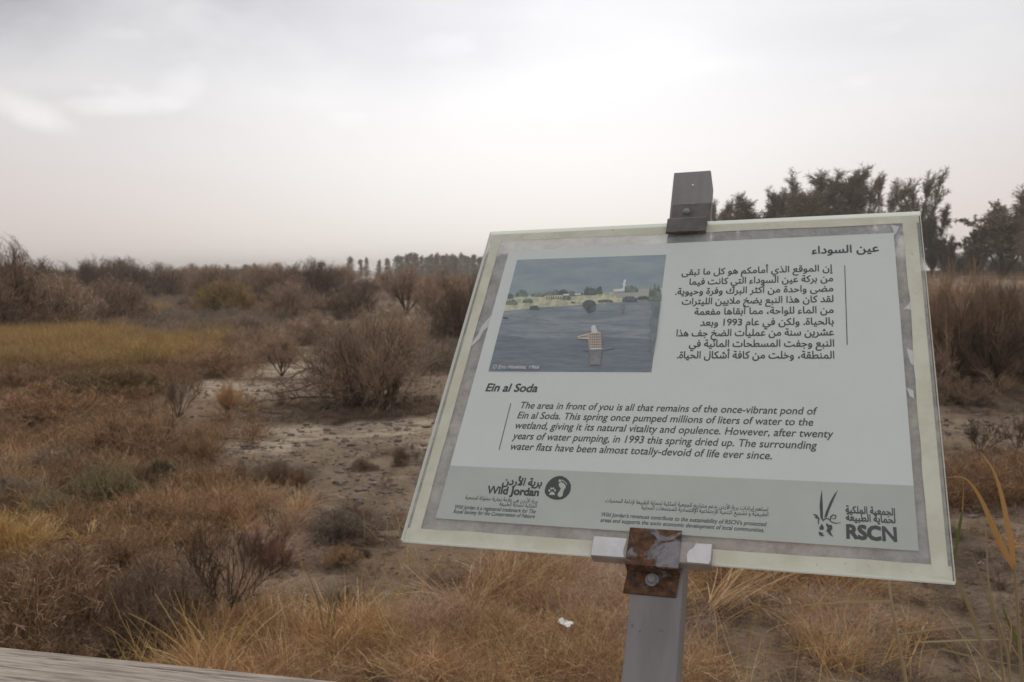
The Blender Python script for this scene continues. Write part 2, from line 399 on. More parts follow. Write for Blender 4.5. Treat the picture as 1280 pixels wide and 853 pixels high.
def protocol(meshes, mat):
    c = bpy.data.collections.new('sources')
    for m in meshes: wear('source', m, mat, None, c)
    return c
def scatter(name, label, meshes, mat, xy, size, flat=1., cat='ground cover', sink=.01):
    """uncountable ground cover: one object whose points carry shared clumps"""
    xy = np.asarray(xy); n = len(xy); z = H(xy[:, 0], xy[:, 1])-sink
    me = bpy.data.meshes.new(name); me.vertices.add(n); me.vertices.foreach_set('co', np.column_stack([xy, z]).astype(np.float32).ravel())
    s = np.broadcast_to(np.asarray(size, float), (n,))*(.75+.5*np.random.default_rng(n).random(n))
    a = me.attributes.new('siz', 'FLOAT_VECTOR', 'POINT'); a.data.foreach_set('vector', np.column_stack([s, s, s*flat]).astype(np.float32).ravel())
    a = me.attributes.new('rot', 'FLOAT_VECTOR', 'POINT'); a.data.foreach_set('vector', np.column_stack([np.zeros(n), np.zeros(n), np.random.default_rng(n+1).random(n)*6.28]).astype(np.float32).ravel())
    o = bpy.data.objects.new(name, me); COL.objects.link(o); tag(o, label=label, cat=cat, kind='stuff')
    g = bpy.data.node_groups.new(name, 'GeometryNodeTree'); g.interface.new_socket('Geometry', in_out='INPUT', socket_type='NodeSocketGeometry'); g.interface.new_socket('Geometry', in_out='OUTPUT', socket_type='NodeSocketGeometry')
    N, L = g.nodes, g.links; gi = N.new('NodeGroupInput'); go = N.new('NodeGroupOutput')
    ci = N.new('GeometryNodeCollectionInfo'); ci.inputs[0].default_value = protocol(meshes, mat); ci.inputs['Separate Children'].default_value = True; ci.inputs['Reset Children'].default_value = True
    ip = N.new('GeometryNodeInstanceOnPoints'); ip.inputs['Pick Instance'].default_value = True
    av = N.new('GeometryNodeInputNamedAttribute'); av.data_type = 'FLOAT_VECTOR'; av.inputs[0].default_value = 'siz'
    ar = N.new('GeometryNodeInputNamedAttribute'); ar.data_type = 'FLOAT_VECTOR'; ar.inputs[0].default_value = 'rot'
    L.new(gi.outputs[0], ip.inputs['Points']); L.new(ci.outputs[0], ip.inputs['Instance']); L.new(ar.outputs[0], ip.inputs['Rotation']); L.new(av.outputs[0], ip.inputs['Scale'])
    L.new(ip.outputs[0], go.inputs[0])
    md = o.modifiers.new('scatter', 'NODES'); md.node_group = g
    return o
def ell(px, py0, py1, wpx, n, seed=0, pw=.5):
    """n ground points inside the ellipse that spans rows py0..py1 and wpx columns of the photo"""
    r = np.random.default_rng(seed+int(px*7+py0*13)); x0, y0, _ = at(px, py0); x1, y1, _ = at(px, py1)
    cx, cy = (x0+x1)/2, (y0+y1)/2; D = math.hypot(cx, cy); a = wpx*D/F/2; b = math.hypot(x1-x0, y1-y0)/2
    th = math.atan2(cx, cy); t = r.random(n)*2*math.pi; q = r.random(n)**pw
    u = a*q*np.cos(t); v = b*q*np.sin(t)
    return np.column_stack([cx+u*math.cos(th)+v*math.sin(th), cy-u*math.sin(th)+v*math.cos(th)])
def ell_mask(x, y, px, py0, py1, wpx, soft=.35):
    x0, y0, _ = at(px, py0); x1, y1, _ = at(px, py1); cx, cy = (x0+x1)/2, (y0+y1)/2; D = math.hypot(cx, cy)
    a = wpx*D/F/2; b = math.hypot(x1-x0, y1-y0)/2; th = math.atan2(cx, cy); dx, dy = x-cx, y-cy
    u = dx*math.cos(th)-dy*math.sin(th); v = dx*math.sin(th)+dy*math.cos(th)
    q = np.sqrt((u/a)**2+(v/b)**2)+ (fbm(x*1.3, y*1.3+3, 4)-.5)*.9
    return 1-sstep(q, 1-soft, 1+soft)

# ------------------------------------------------------------------ ground
PALE = [(450, 525, 550, 300), (330, 548, 566, 120), (560, 547, 558, 100), (350, 455, 474, 150), (330, 400, 418, 160), (215, 371, 386, 110), (470, 345, 353, 80), (470, 374, 381, 150), (1250, 343, 362, 200), (540, 352, 360, 130), (290, 470, 500, 90)]
ORNG = [(100, 440, 620, 420), (250, 640, 860, 620), (620, 700, 860, 520), (980, 700, 860, 420), (60, 395, 440, 260), (600, 366, 374, 110), (270, 425, 450, 300)]
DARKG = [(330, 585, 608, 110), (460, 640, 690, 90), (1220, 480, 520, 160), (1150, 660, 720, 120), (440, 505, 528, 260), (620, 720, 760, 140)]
def ground():
    r = [.4]
    while r[-1] < 4200: r.append(r[-1]*1.019+.002)
    r = np.array(r)
    th = np.concatenate([np.radians(np.arange(-36, 36.01, .2)), np.radians(np.arange(40, 320.1, 4))])
    R, T = np.meshgrid(r, th, indexing='ij'); x = R*np.sin(T); y = R*np.cos(T); z = H(x, y)*sstep(R, 0, 1)
    x[0] = 0; y[0] = 0; z[0] = 0
    nr, nt = R.shape; i = np.arange(nr-1)[:, None]*nt; j = np.arange(nt)[None]; jn = (j+1) % nt
    f = np.stack([i+j, i+jn, i+nt+jn, i+nt+j], -1).reshape(-1, 4)[:, ::-1]
    me = np_mesh('ground', np.stack([x, y, z], -1).reshape(-1, 3), f, smooth=True)
    xf, yf = x.ravel(), y.ravel()
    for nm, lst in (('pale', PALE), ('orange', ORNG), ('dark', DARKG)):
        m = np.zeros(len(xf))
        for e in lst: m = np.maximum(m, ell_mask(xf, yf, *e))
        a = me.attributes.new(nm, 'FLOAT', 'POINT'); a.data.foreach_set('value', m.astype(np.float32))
    n = NT('dry flat soil'); P = 'Object'
    big = n.noise(.25, 4, .55); mid = n.noise(2.6, 7, .68, dist=.4); fine = n.noise(17, 7, .72, dist=.3); grit = n.noise(80, 4, .65)
    c = n.mix(n.ramp(mid, .35, .68), (.215, .155, .105), (.405, .305, .215))
    c = n.mix(n.ramp(big, .4, .65, 0, .55), c, (.31, .22, .14))
    lit = n.noise(9, 5, .7, sc=(1, .55, 1), dist=1.5)
    om = n.math('MULTIPLY', n.attr('orange'), n.ramp(lit, .42, .66, .0, .6))
    c = n.mix(om, c, (.30, .175, .085))
    pm = n.math('MULTIPLY', n.attr('pale'), n.ramp(n.noise(3.5, 5, .65, sc=(.5, 1.6, 1)), .36, .6, .0, 1.))
    c = n.mix(n.math('MULTIPLY', pm, .9), c, (.66, .53, .40))
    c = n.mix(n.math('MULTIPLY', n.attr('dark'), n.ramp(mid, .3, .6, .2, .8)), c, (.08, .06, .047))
    c = n.mix(n.ramp(grit, .62, .74, 0, .6), c, (.42, .35, .28)); c = n.mix(n.ramp(fine, .36, .46, .6, 0), c, (.075, .056, .043))
    hgt = n.math('ADD', n.math('MULTIPLY', fine, .7), n.math('MULTIPLY', grit, .3))
    m = n.done(n.pbr(c, .95, hgt, 1., .09, Specular_IOR_Level=.15))
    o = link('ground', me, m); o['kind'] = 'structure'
ground()
# ------------------------------------------------------------------ haze
def haze():
    me = box_mesh('haze', -900, 900, -60, 1500, -1.2, 16.5); n = NT('dusty air')
    v = n.new('ShaderNodeVolumePrincipled'); v.inputs['Color'].default_value = (.93, .87, .83, 1); v.inputs['Density'].default_value = .00085; v.inputs['Anisotropy'].default_value = .3
    n.L.new(v.outputs[0], n.out.inputs['Volume'])
    o = link('haze', me, n.m); tag(o, label='pale dusty air lying over the whole flat', cat='haze', kind='stuff')
USE_HAZE = True
if USE_HAZE: haze()

# ------------------------------------------------------------------ the sign
CORN = [(614, 293), (1150, 268), (1194, 730), (503, 677)]
SW = .66
_R = [ray(*p) for p in CORN]
_s = np.linalg.solve(np.stack([_R[0], -_R[1], _R[2]], 1), _R[3])
_V = np.array([_R[0]*_s[0], _R[1]*_s[1], _R[2]*_s[2], _R[3]]); _V *= SW/np.linalg.norm(_V[1]-_V[0])
_u = unit(_V[1]-_V[0]); _v = _V[3]-_V[0]; _v = unit(_v-_u*(_v@_u)); _n = np.cross(_u, _v)      # right, down, away from the reader
SH = float((_V[3]-_V[0])@_v)
O = _V[0]; C0 = np.array([0, 0, CZ])
def S(px, py, z=0.):
    """sign coordinates (x right, y up, metres) of a point of the photograph, on the plane z in front of the board"""
    d = ray(px, py); o = O-_n*z; t = (o@_n)/(d@_n); q = d*t-O
    return float(q@_u), float(-(q@_v))
M = Matrix(((_u[0], -_v[0], -_n[0], O[0]), (_u[1], -_v[1], -_n[1], O[1]), (_u[2], -_v[2], -_n[2], O[2]+CZ), (0, 0, 0, 1)))
SIGN = empty('information_sign', label='tilted bilingual information board about a dried up pond, clamped in glass on a grey post', cat='sign')
SIGN.matrix_world = M

def mat_glass():
    n = NT('clear glass'); tr = n.new('ShaderNodeBsdfTransparent'); tr.inputs[0].default_value = (.965, .97, .962, 1)
    gl = n.new('ShaderNodeBsdfGlossy'); gl.inputs['Roughness'].default_value = .12; fr = n.new('ShaderNodeFresnel'); fr.inputs[0].default_value = 1.5
    du = n.new('ShaderNodeBsdfDiffuse'); du.inputs[0].default_value = (.55, .55, .53, 1)
    mx = n.new('ShaderNodeMixShader'); ge = n.new('ShaderNodeNewGeometry'); n.L.new(n.math('MULTIPLY', fr.outputs[0], n.math('SUBTRACT', 1., ge.outputs['Backfacing'])), mx.inputs[0]); n.L.new(tr.outputs[0], mx.inputs[1]); n.L.new(gl.outputs[0], mx.inputs[2])
    m2 = n.new('ShaderNodeMixShader'); n.L.new(n.ramp(n.noise(9, 6, .6), .3, .8, .02, .09), m2.inputs[0]); n.L.new(mx.outputs[0], m2.inputs[1]); n.L.new(du.outputs[0], m2.inputs[2])
    return n.done(m2.outputs[0])
def mat_edge():
    n = NT('cut glass edge'); a = n.new('ShaderNodeBsdfTranslucent'); a.inputs[0].default_value = (.93, .98, .93, 1)
    b = n.new('ShaderNodeBsdfDiffuse'); b.inputs[0].default_value = (.86, .93, .86, 1); g = n.new('ShaderNodeBsdfGlossy'); g.inputs['Roughness'].default_value = .15  # bright diffuse colour stands in for light caught along the cut edge
    mx = n.new('ShaderNodeMixShader'); mx.inputs[0].default_value = .45; n.L.new(a.outputs[0], mx.inputs[1]); n.L.new(b.outputs[0], mx.inputs[2])
    m2 = n.new('ShaderNodeMixShader'); m2.inputs[0].default_value = .12; n.L.new(mx.outputs[0], m2.inputs[1]); n.L.new(g.outputs[0], m2.inputs[2])
    return n.done(m2.outputs[0])
def mat_film():
    n = NT('frosted film'); c = n.mix(n.ramp(n.noise(30, 6, .7), .35, .65), (.46, .46, .455), (.72, .72, .71))
    c = n.mix(n.ramp(n.noise(210, 3, .6), .5, .75, 0, .5), c, (.80, .79, .77))
    du = n.new('ShaderNodeBsdfDiffuse'); n.L.new(c, du.inputs[0]); tl = n.new('ShaderNodeBsdfTranslucent'); tl.inputs[0].default_value = (.6, .6, .6, 1)
    tr = n.new('ShaderNodeBsdfTransparent')
    m0 = n.new('ShaderNodeMixShader'); m0.inputs[0].default_value = .2; n.L.new(du.outputs[0], m0.inputs[1]); n.L.new(tl.outputs[0], m0.inputs[2])
    mx = n.new('ShaderNodeMixShader'); n.L.new(n.ramp(n.noise(14, 6, .65, dist=.6), .3, .7, .42, .22), mx.inputs[0])
    n.L.new(m0.outputs[0], mx.inputs[1]); n.L.new(tr.outputs[0], mx.inputs[2])
    return n.done(mx.outputs[0])
def mat_simple(name, c, rough=.7, vary=.06, scale=20, **k):
    n = NT(name); col = n.mix(n.ramp(n.noise(scale, 5, .6), .35, .65), tuple(q*(1-vary) for q in c), tuple(min(1, q*(1+vary)) for q in c))
    return n.done(n.pbr(col, rough, **k))
def mat_paint():
    n = NT('grey painted steel'); sp = n.noise(60, 5, .7); st = n.noise(10, 5, .6, sc=(3, .5, 3))
    c = n.mix(n.ramp(st, .3, .7), (.20, .185, .183), (.265, .247, .245)); c = n.mix(n.ramp(sp, .66, .72), c, (.15, .125, .115))
    c = n.mix(n.ramp(n.noise(7, 6, .7), .62, .75, 0, .5), c, (.30, .25, .215))
    sc_ = n.noise(40, 6, .7, sc=(1, .06, 1), dist=1.2); c = n.mix(n.ramp(sc_, .60, .66, 0, .55), c, (.36, .33, .32))
    sc2 = n.noise(55, 5, .7, sc=(.12, 1.3, .5), dist=1.); c = n.mix(n.ramp(sc2, .66, .70, 0, .7), c, (.13, .11, .10))
    c = n.mix(n.ramp(n.noise(5, 5, .6), .5, .72, 0, .45), c, (.17, .15, .14))
    return n.done(n.pbr(c, .55, n.noise(150, 4, .6), .25, .001))
def mat_rust(amount):
    n = NT('rusty painted steel'); a = n.noise(26, 8, .72, dist=.8); f = n.ramp(a, amount, amount+.07)
    ru = n.mix(n.ramp(n.noise(120, 5, .7), .35, .65), (.05, .026, .015), (.155, .07, .03))
    pt = n.mix(n.ramp(n.noise(40, 5, .6), .3, .7), (.17, .165, .175), (.27, .26, .275))
    return n.done(n.pbr(n.mix(f, pt, ru), n.math('ADD', n.math('MULTIPLY', f, .25), .6), n.math('ADD', n.math('MULTIPLY', f, -.6), n.noise(140, 5, .7)), .5, .0015))
MG, ME, MF = mat_glass(), mat_edge(), mat_film()
M_PAPER = mat_simple('weathered white print sheet', (.775, .815, .795), .7, .03, 9)
M_BAND = mat_simple('grey green printed band', (.56, .59, .54), .75, .03, 12)
def mat_tape():
    n = NT('yellowed sealing tape'); c = n.mix(n.ramp(n.noise(18, 5, .6), .35, .65), (.70, .675, .52), (.82, .80, .66))
    c = n.mix(n.ramp(n.noise(26, 6, .75, dist=1.), .60, .72, 0, .75), c, (.50, .37, .20)); c = n.mix(n.ramp(n.noise(70, 4, .7), .64, .72, 0, .6), c, (.36, .34, .27))
    return n.done(n.pbr(c, .6))
M_TAPE = mat_tape()
M_INK = mat_simple('dark grey ink', (.035, .036, .037), .7, .05)
M_WHITEINK = mat_simple('white ink', (.62, .63, .62), .7)
M_WPAINT = mat_simple('flaking white paint', (.74, .73, .74), .75, .07, 60)
M_CREAM = mat_simple('bare clip plastic', (.40, .36, .33), .7, .12, 40)
M_FLAKE = mat_simple('torn paper residue', (.70, .71, .70), .8, .05, 40)
M_PAINT, M_RUST, M_RUSTY = mat_paint(), mat_rust(.41), mat_rust(.56)

# glass: one laminated pane, clear faces; pale green cut edges, colour brightened for the light they catch
def glass():
    x0, x1, y0, y1, z0, z1 = 0, SW, -SH, 0, -.003, .006
    v = [(x0, y0, z0), (x1, y0, z0), (x1, y1, z0), (x0, y1, z0), (x0, y0, z1), (x1, y0, z1), (x1, y1, z1), (x0, y1, z1)]
    me = py_mesh('glass_pane', v, [(3, 2, 1, 0), (4, 5, 6, 7), (0, 1, 5, 4), (1, 2, 6, 5), (2, 3, 7, 6), (3, 0, 4, 7)])
    me.materials.append(MG); me.materials.append(ME)
    for i, p in enumerate(me.polygons): p.material_index = 0 if i < 2 else 1
    link('glass_pane', me, None, SIGN)
glass()
def poly(name, pts, z, mat, parent, px=True):
    """flat print or film in the plane of the sign"""
    q = [S(*p, z) if px else p for p in pts]
    tri = tessellate_polygon([[Vector((a, b, 0)) for a, b in q]])
    me = py_mesh(name, [(a, b, z) for a, b in q], [tuple(t) for t in tri])
    for p in me.polygons:
        if p.normal.z < 0: p.flip()
    me.update()
    return link(name, me, mat, parent)
e = .0015
poly('frosted_film', [(e, -e), (SW-e, -e), (SW-e, -SH+e), (e, -SH+e)], -.001, MF, SIGN, False)
# tape strips: straight outer edge, slightly wavering inner edge
def tape():
    def strip(a, b, inn, wv, seed):
        n = 40; v = []; f = []
        for i in range(n+1):
            t = i/n; p = np.array(a)*(1-t)+np.array(b)*t; wd = wv*(1+.12*float(vnoise(t*6, seed)-.5)+.06*float(vnoise(t*25, seed+3)-.5))
            v += [(*p, .0003+seed*.0002), (*(p+np.array(inn)*wd), .0003+seed*.0002)]
        for i in range(n): f.append((2*i, 2*i+2, 2*i+3, 2*i+1))
        me = py_mesh('tape_strip', v, f)
        for p in me.polygons:
            if p.normal.z < 0: p.flip()
        link('tape_strip', me, M_TAPE, SIGN)
    g = .002
    strip((g, -g), (SW-g, -g), (0, -1), .0155, 0); strip((g, -SH+g), (SW-g, -SH+g), (0, 1), .0175, 1)
    strip((.0055, -.006), (.0055, -SH+g), (1, 0), .0155, 2); strip((SW-.0055, -.004), (SW-.0055, -SH+.006), (-1, 0), .0175, 3)
tape()
PZ = .0022
PC = [(636.4, 313.7), (1117, 291.3), (1148.5, 689), (544.5, 648)]
pc = [S(*p, PZ) for p in PC]
SHEET = poly('print_sheet', pc, PZ, M_PAPER, SIGN, False)
def onsheet(name, pts, mat, k=1, px=True): return poly(name, pts, PZ+.00012*k, mat, SHEET, px)
# grey band along the foot of the sheet
_bl = S(562.8, 582.3, PZ); _br = S(1141.3, 607.3, PZ)
def lerp2(a, b, t): return (a[0]+(b[0]-a[0])*t, a[1]+(b[1]-a[1])*t)
def on_line(a, b, y): t = (y-a[1])/(b[1]-a[1]); return lerp2(a, b, t)
onsheet('footer_band', [on_line(pc[0], pc[3], _bl[1]), on_line(pc[1], pc[2], _br[1]), pc[2], pc[3]], M_BAND, 1, False)

# lettering -------------------------------------------------
AR = {}
for ch, iso, n_ in [('ء', 0xFE80, 1), ('آ', 0xFE81, 2), ('أ', 0xFE83, 2), ('ؤ', 0xFE85, 2), ('إ', 0xFE87, 2), ('ئ', 0xFE89, 4), ('ا', 0xFE8D, 2), ('ب', 0xFE8F, 4), ('ة', 0xFE93, 2), ('ت', 0xFE95, 4), ('ث', 0xFE99, 4), ('ج', 0xFE9D, 4), ('ح', 0xFEA1, 4), ('خ', 0xFEA5, 4), ('د', 0xFEA9, 2), ('ذ', 0xFEAB, 2), ('ر', 0xFEAD, 2), ('ز', 0xFEAF, 2), ('س', 0xFEB1, 4), ('ش', 0xFEB5, 4), ('ص', 0xFEB9, 4), ('ض', 0xFEBD, 4), ('ط', 0xFEC1, 4), ('ظ', 0xFEC5, 4), ('ع', 0xFEC9, 4), ('غ', 0xFECD, 4), ('ف', 0xFED1, 4), ('ق', 0xFED5, 4), ('ك', 0xFED9, 4), ('ل', 0xFEDD, 4), ('م', 0xFEE1, 4), ('ن', 0xFEE5, 4), ('ه', 0xFEE9, 4), ('و', 0xFEED, 2), ('ى', 0xFEEF, 2), ('ي', 0xFEF1, 4)]:
    AR[ch] = [iso, iso+1 if n_ > 1 else None]+([iso+2, iso+3] if n_ == 4 else [None, None])
LA = {'ا': 0xFEFB, 'أ': 0xFEF7, 'إ': 0xFEF9}
def shape_ar(s):
    out = []; i = 0; prev = False
    while i < len(s):
        c = s[i]
        if c == 'ل' and i+1 < len(s) and s[i+1] in LA:
            out.append(chr(LA[s[i+1]]+(1 if prev else 0))); prev = False; i += 2; continue
        if c in AR:
            f = AR[c]; nxt = i+1 < len(s) and s[i+1] in AR and AR[s[i+1]][1] is not None; dual = f[2] is not None; cp = prev and f[1] is not None
            g = f[3] if cp and dual and nxt else f[1] if cp else f[2] if dual and nxt else f[0]
            out.append(chr(g)); prev = dual
        else: out.append(c); prev = False
        i += 1
    return re.sub(r'[0-9]+', lambda m: m.group(0)[::-1], ''.join(out)[::-1])
_dg = None
def outlines(body, weight, shear):
    """closed outlines of a line of text, one em high"""
    cu = bpy.data.curves.new('text', 'FONT'); cu.body = body; cu.size = 1; cu.shear = 0
    o = bpy.data.objects.new('text', cu); COL.objects.link(o); bpy.context.view_layer.update()
    c = o.to_curve(bpy.context.evaluated_depsgraph_get()); res = []
    for s in c.splines:
        P = []; bp = s.bezier_points; n = len(bp)
        for i in range(n):
            a, b = bp[i], bp[(i+1) % n]; p0, p1, p2, p3 = (np.array(q[:2]) for q in (a.co, a.handle_right, b.handle_left, b.co))
            straight = np.linalg.norm(p0+(p3-p0)/3-p1)+np.linalg.norm(p0+(p3-p0)*2/3-p2) < .004
            for t in ((0,) if straight else (0, .33, .67)): P.append(p0*(1-t)**3+3*p1*t*(1-t)**2+3*p2*t*t*(1-t)+p3*t**3)
        P = [p for i, p in enumerate(P) if np.linalg.norm(p-P[i-1]) > 1e-4]
        if len(P) < 3: continue
        P = np.array(P)
        res.append(P)
    o.to_curve_clear(); bpy.data.objects.remove(o); bpy.data.curves.remove(cu)
    return res
def area(P): x, y = P[:, 0], P[:, 1]; return .5*float(np.sum(x*np.roll(y, -1)-np.roll(x, -1)*y))
def inside(p, P):
    x, y = P[:, 0], P[:, 1]; xj, yj = np.roll(x, 1), np.roll(y, 1)
    with np.errstate(divide='ignore', invalid='ignore'): c = ((y > p[1]) != (yj > p[1])) & (p[0] < (xj-x)*(p[1]-y)/(yj-y)+x)
    return bool(np.sum(c) % 2)
def sort_loops(cs, weight, shear):
    """outer outlines and holes: a hole lies inside an outline that turns the other way"""
    ar = [area(c) for c in cs]; outer, holes = [], []
    for i, c in enumerate(cs):
        par = [j for j, q in enumerate(cs) if j != i and abs(ar[j]) > abs(ar[i]) and ar[j]*ar[i] < 0 and inside(c[0], q) and inside(c[len(c)//2], q)]
        e1 = unit(c-np.roll(c, 1, 0)); e2 = unit(np.roll(c, -1, 0)-c); t = unit(e1+e2); nr = np.stack([t[:, 1], -t[:, 0]], 1)*(1 if ar[i] > 0 else -1)
        P = c+nr*(-weight*.8 if par else weight); P[:, 0] += P[:, 1]*shear
        (holes if par else outer).append(P)
    return outer, holes
def text(name, body, left, right, h, mat=None, weight=.012, shear=0., k=2, arabic=None, anchor='l'):
    """left/right: photo points of the two ends of the base line; h: em height in metres"""
    mat = mat or M_INK
    if arabic is None: arabic = any(ord(c) > 0x600 and ord(c) < 0x700 for c in body)
    z0 = PZ+.00012*k; L_ = S(*left, z0); R_ = S(*right, z0); wd = R_[0]-L_[0]; by = (L_[1]+R_[1])/2
    outer, holes = sort_loops(outlines(shape_ar(body) if arabic else body, 0, 0), weight, shear); cs = outer
    mn = min(c[:, 0].min() for c in cs); mxx = max(c[:, 0].max() for c in cs); sx = wd/(mxx-mn)
    # fill by winding number, slice by slice, so crossing outlines stay solid
    E = np.concatenate([np.concatenate([q, np.roll(q, -1, 0)], 1) for q in outer+holes]); n_s = 90 if h > .012 else 44; dy = 1/n_s
    y0 = E[:, [1, 3]].min(); y1 = E[:, [1, 3]].max(); v = []; f = []
    for k in range(int((y1-y0)/dy)+1):
        y = y0+(k+.5)*dy; m = (E[:, 1] > y) != (E[:, 3] > y)
        if not m.any(): continue
        e_ = E[m]; x = e_[:, 0]+(e_[:, 2]-e_[:, 0])*(y-e_[:, 1])/(e_[:, 3]-e_[:, 1]); s_ = np.where(e_[:, 3] > e_[:, 1], 1, -1)
        o_ = np.argsort(x); x = x[o_]; wn = np.cumsum(s_[o_]); st = None
        for xx, wv in zip(x, wn):
            if st is None and wv != 0: st = xx
            elif st is not None and wv == 0:
                b = len(v); X0, X1 = L_[0]+(st-mn)*sx, L_[0]+(xx-mn)*sx; Y0, Y1 = by+(y-dy/2)*h, by+(y+dy/2)*h
                v += [(X0, Y0, z0), (X1, Y0, z0), (X1, Y1, z0), (X0, Y1, z0)]; f.append((b, b+1, b+2, b+3)); st = None
    me = py_mesh(name, v, f)
    for p in me.polygons:
        if p.normal.z < 0: p.flip()
    me.update()
    o = link(name, me, mat, SHEET); o['kind'] = 'stuff'; return o
TL = 'lettering'
H1 = .0158
text(TL, 'عين السوداء', (1014.4, 316), (1099, 316), .0205, weight=.03)
for body, lx, rx, y in [('إن الموقع الذي أمامكم هو كل ما تبقى', 852, 1041, 340.3), ('من بركة عين السوداء التي كانت فيما', 861.5, 1041.5, 352.7), ('مضى واحدة من أكثر البرك وفرة وحيوية.', 844, 1041.7, 365.2),
                        ('لقد كان هذا النبع يضخ ملايين الليترات', 852, 1042, 378), ('من الماء للواحة، مما أبقاها مفعمة', 867.7, 1042, 391.3), ('بالحياة. ولكن في عام 1993 وبعد', 874.8, 1042.3, 405.3),
                        ('عشرين سنة من عمليات الضخ جف هذا', 845, 1042.6, 418.7), ('النبع وجفت المسطحات المائية في', 860.9, 1042.8, 432.3), ('المنطقة، وخلت من كافة أشكال الحياة.', 846, 1043, 446.9)]:
    text(TL, body, (lx, y+2.5), (rx, y), .0172, weight=.024)
def bar(a, b, w=.0011):
    A = np.array(S(*a, PZ)); B = np.array(S(*b, PZ)); t = unit((B-A)[None])[0]; nn = np.array([t[1], -t[0]])*w/2
    onsheet('rule_line', [tuple(A-nn), tuple(B-nn), tuple(B+nn), tuple(A+nn)], M_INK, 2, False)
bar((1055.9, 332), (1059, 431.4)); bar((638.6, 504.4), (623.8, 562.6))
text(TL, 'Ein al Soda', (606.5, 488.6), (671, 490.6), .0196, weight=.036, shear=.16)
for body, lx, ly, rx, ry in [('The area in front of you is all that remains of the once-vibrant pond of', 650, 511.3, 1022, 517.7), ('Ein al Soda. This spring once pumped millions of liters of water to the', 646, 524, 1016.7, 531.3),
                             ('wetland, giving it its natural vitality and opulence. However, after twenty', 643.3, 536.8, 1042, 546), ('years of water pumping, in 1993 this spring dried up. The surrounding', 639.8, 549.8, 1021.4, 560.5),
                             ('water flats have been almost totally-devoid of life ever since.', 637.4, 562.8, 964.8, 573.5)]:
    text(TL, body, (lx, ly), (rx, ry), .0162, weight=.014, shear=.18)
text(TL, 'برية الأردن', (627.3, 605.5), (677, 608.5), .0155, weight=.045, shear=.1)
text(TL, 'Wild Jordan', (607.8, 617), (673.4, 619.8), .0155, weight=.055)
text(TL, 'برية الأردن هي علامة تجارية مملوكة للجمعية', (581, 624.5), (671.8, 628.5), .0080, weight=.012)
text(TL, 'الملكية لحماية الطبيعة', (623.7, 632.4), (670.6, 634.6), .0080, weight=.012)
text(TL, 'Wild Jordan is a registered trademark for The', (568, 636.2), (669.4, 641.4), .0080, weight=.02, shear=.18)
text(TL, 'Royal Society for the Conservation of Nature', (566.3, 642.1), (668.3, 647.5), .0080, weight=.02, shear=.18)
text(TL, 'تساهم إيرادات برية الأردن بدعم مشاريع الجمعية الملكية لحماية الطبيعة لإدامة المحميات', (756.3, 628.6), (960.4, 638.3), .0078, weight=.012)
text(TL, 'الطبيعية و تشجيع التنمية الإجتماعية الإقتصادية للمجتمعات المحلية', (801.5, 637.1), (960.4, 645.2), .0078, weight=.012)
text(TL, "Wild Jordan's revenues contribute to the sustainability of RSCN's protected", (751.2, 645.9), (958.4, 657.6), .0080, weight=.02, shear=.18)
text(TL, 'areas and supports the socio economic development of local communities.', (750.2, 653.2), (955.3, 664.7), .0080, weight=.02, shear=.18)
text(TL, 'الجمعية الملكية', (1056.9, 641.3), (1119.1, 644.3), .0128, weight=.04)
text(TL, 'لحماية الطبيعة', (1057.3, 651), (1119.7, 654), .0128, weight=.04)
text(TL, 'RSCN', (1057.8, 673), (1121.6, 676.3), .0240, weight=.06)
# slab feet of the heavy lettering
def blob_print(name, c, outline, mat, k=3, s=1.):
    return onsheet(name, [(c[0]+p[0]*s, c[1]+p[1]*s) for p in outline], mat, k)
def oval(cx, cy, rx, ry, a=0, n=18):
    a = math.radians(a); r = []
    for i in range(n):
        t = i*2*math.pi/n; x, y = rx*math.cos(t), ry*math.sin(t); r.append((cx+x*math.cos(a)-y*math.sin(a), cy+x*math.sin(a)+y*math.cos(a)))
    return r
def q4(x, y): return (670+x/18.96, 590+y/18.96)      # logo close-up to photo
def multi(name, polys, mats, k0=3):
    """one printed mark made of several flat pieces"""
    v = []; f = []; mi = []; sl = list(dict.fromkeys(mats))
    for i, (pts, m) in enumerate(zip(polys, mats)):
        z = PZ+.00012*k0+.00004*i; q = [S(*p, z) for p in pts]; tri = tessellate_polygon([[Vector((a, b, 0)) for a, b in q]]); b0 = len(v)
        v += [(a, b, z) for a, b in q]
        for t in tri: f.append(tuple(j+b0 for j in t)); mi.append(sl.index(m))
    me = py_mesh(name, v, f)
    for m in sl: me.materials.append(m)
    for p, j in zip(me.polygons, mi):
        p.material_index = j
        if p.normal.z < 0: p.flip()
    me.update()
    return link(name, me, None, SHEET)
paw = [oval(*q4(318, 443), 1.5, 1.3, 40), oval(*q4(362, 395), 1.2, 1.3), oval(*q4(412, 395), 1.2, 1.3), oval(*q4(452, 440), 1.2, 1.4, 20), [q4(*p) for p in [(385, 465), (430, 490), (452, 545), (385, 550), (310, 545), (335, 490)]]]
foot = [[q4(*p) for p in [(590, 245), (650, 265), (700, 320), (705, 370), (660, 430), (640, 500), (625, 575), (570, 605), (520, 575), (512, 520), (560, 455), (590, 395), (545, 340), (540, 285)]]]
toes = [oval(*q4(565, 212), 1.6, 1.9, 20), oval(*q4(622, 205), .9, 1.1), oval(*q4(662, 225), .8, 1.0), oval(*q4(696, 252), .7, 1.0), oval(*q4(722, 288), .7, .9)]
body = [[q4(*p) for p in [(545, 97), (620, 100), (720, 150), (790, 225), (828, 310), (825, 410), (790, 510), (720, 590), (630, 645), (520, 662), (420, 655), (330, 620), (250, 565), (207, 500), (208, 420), (240, 320), (300, 225), (390, 150), (470, 112)]]]
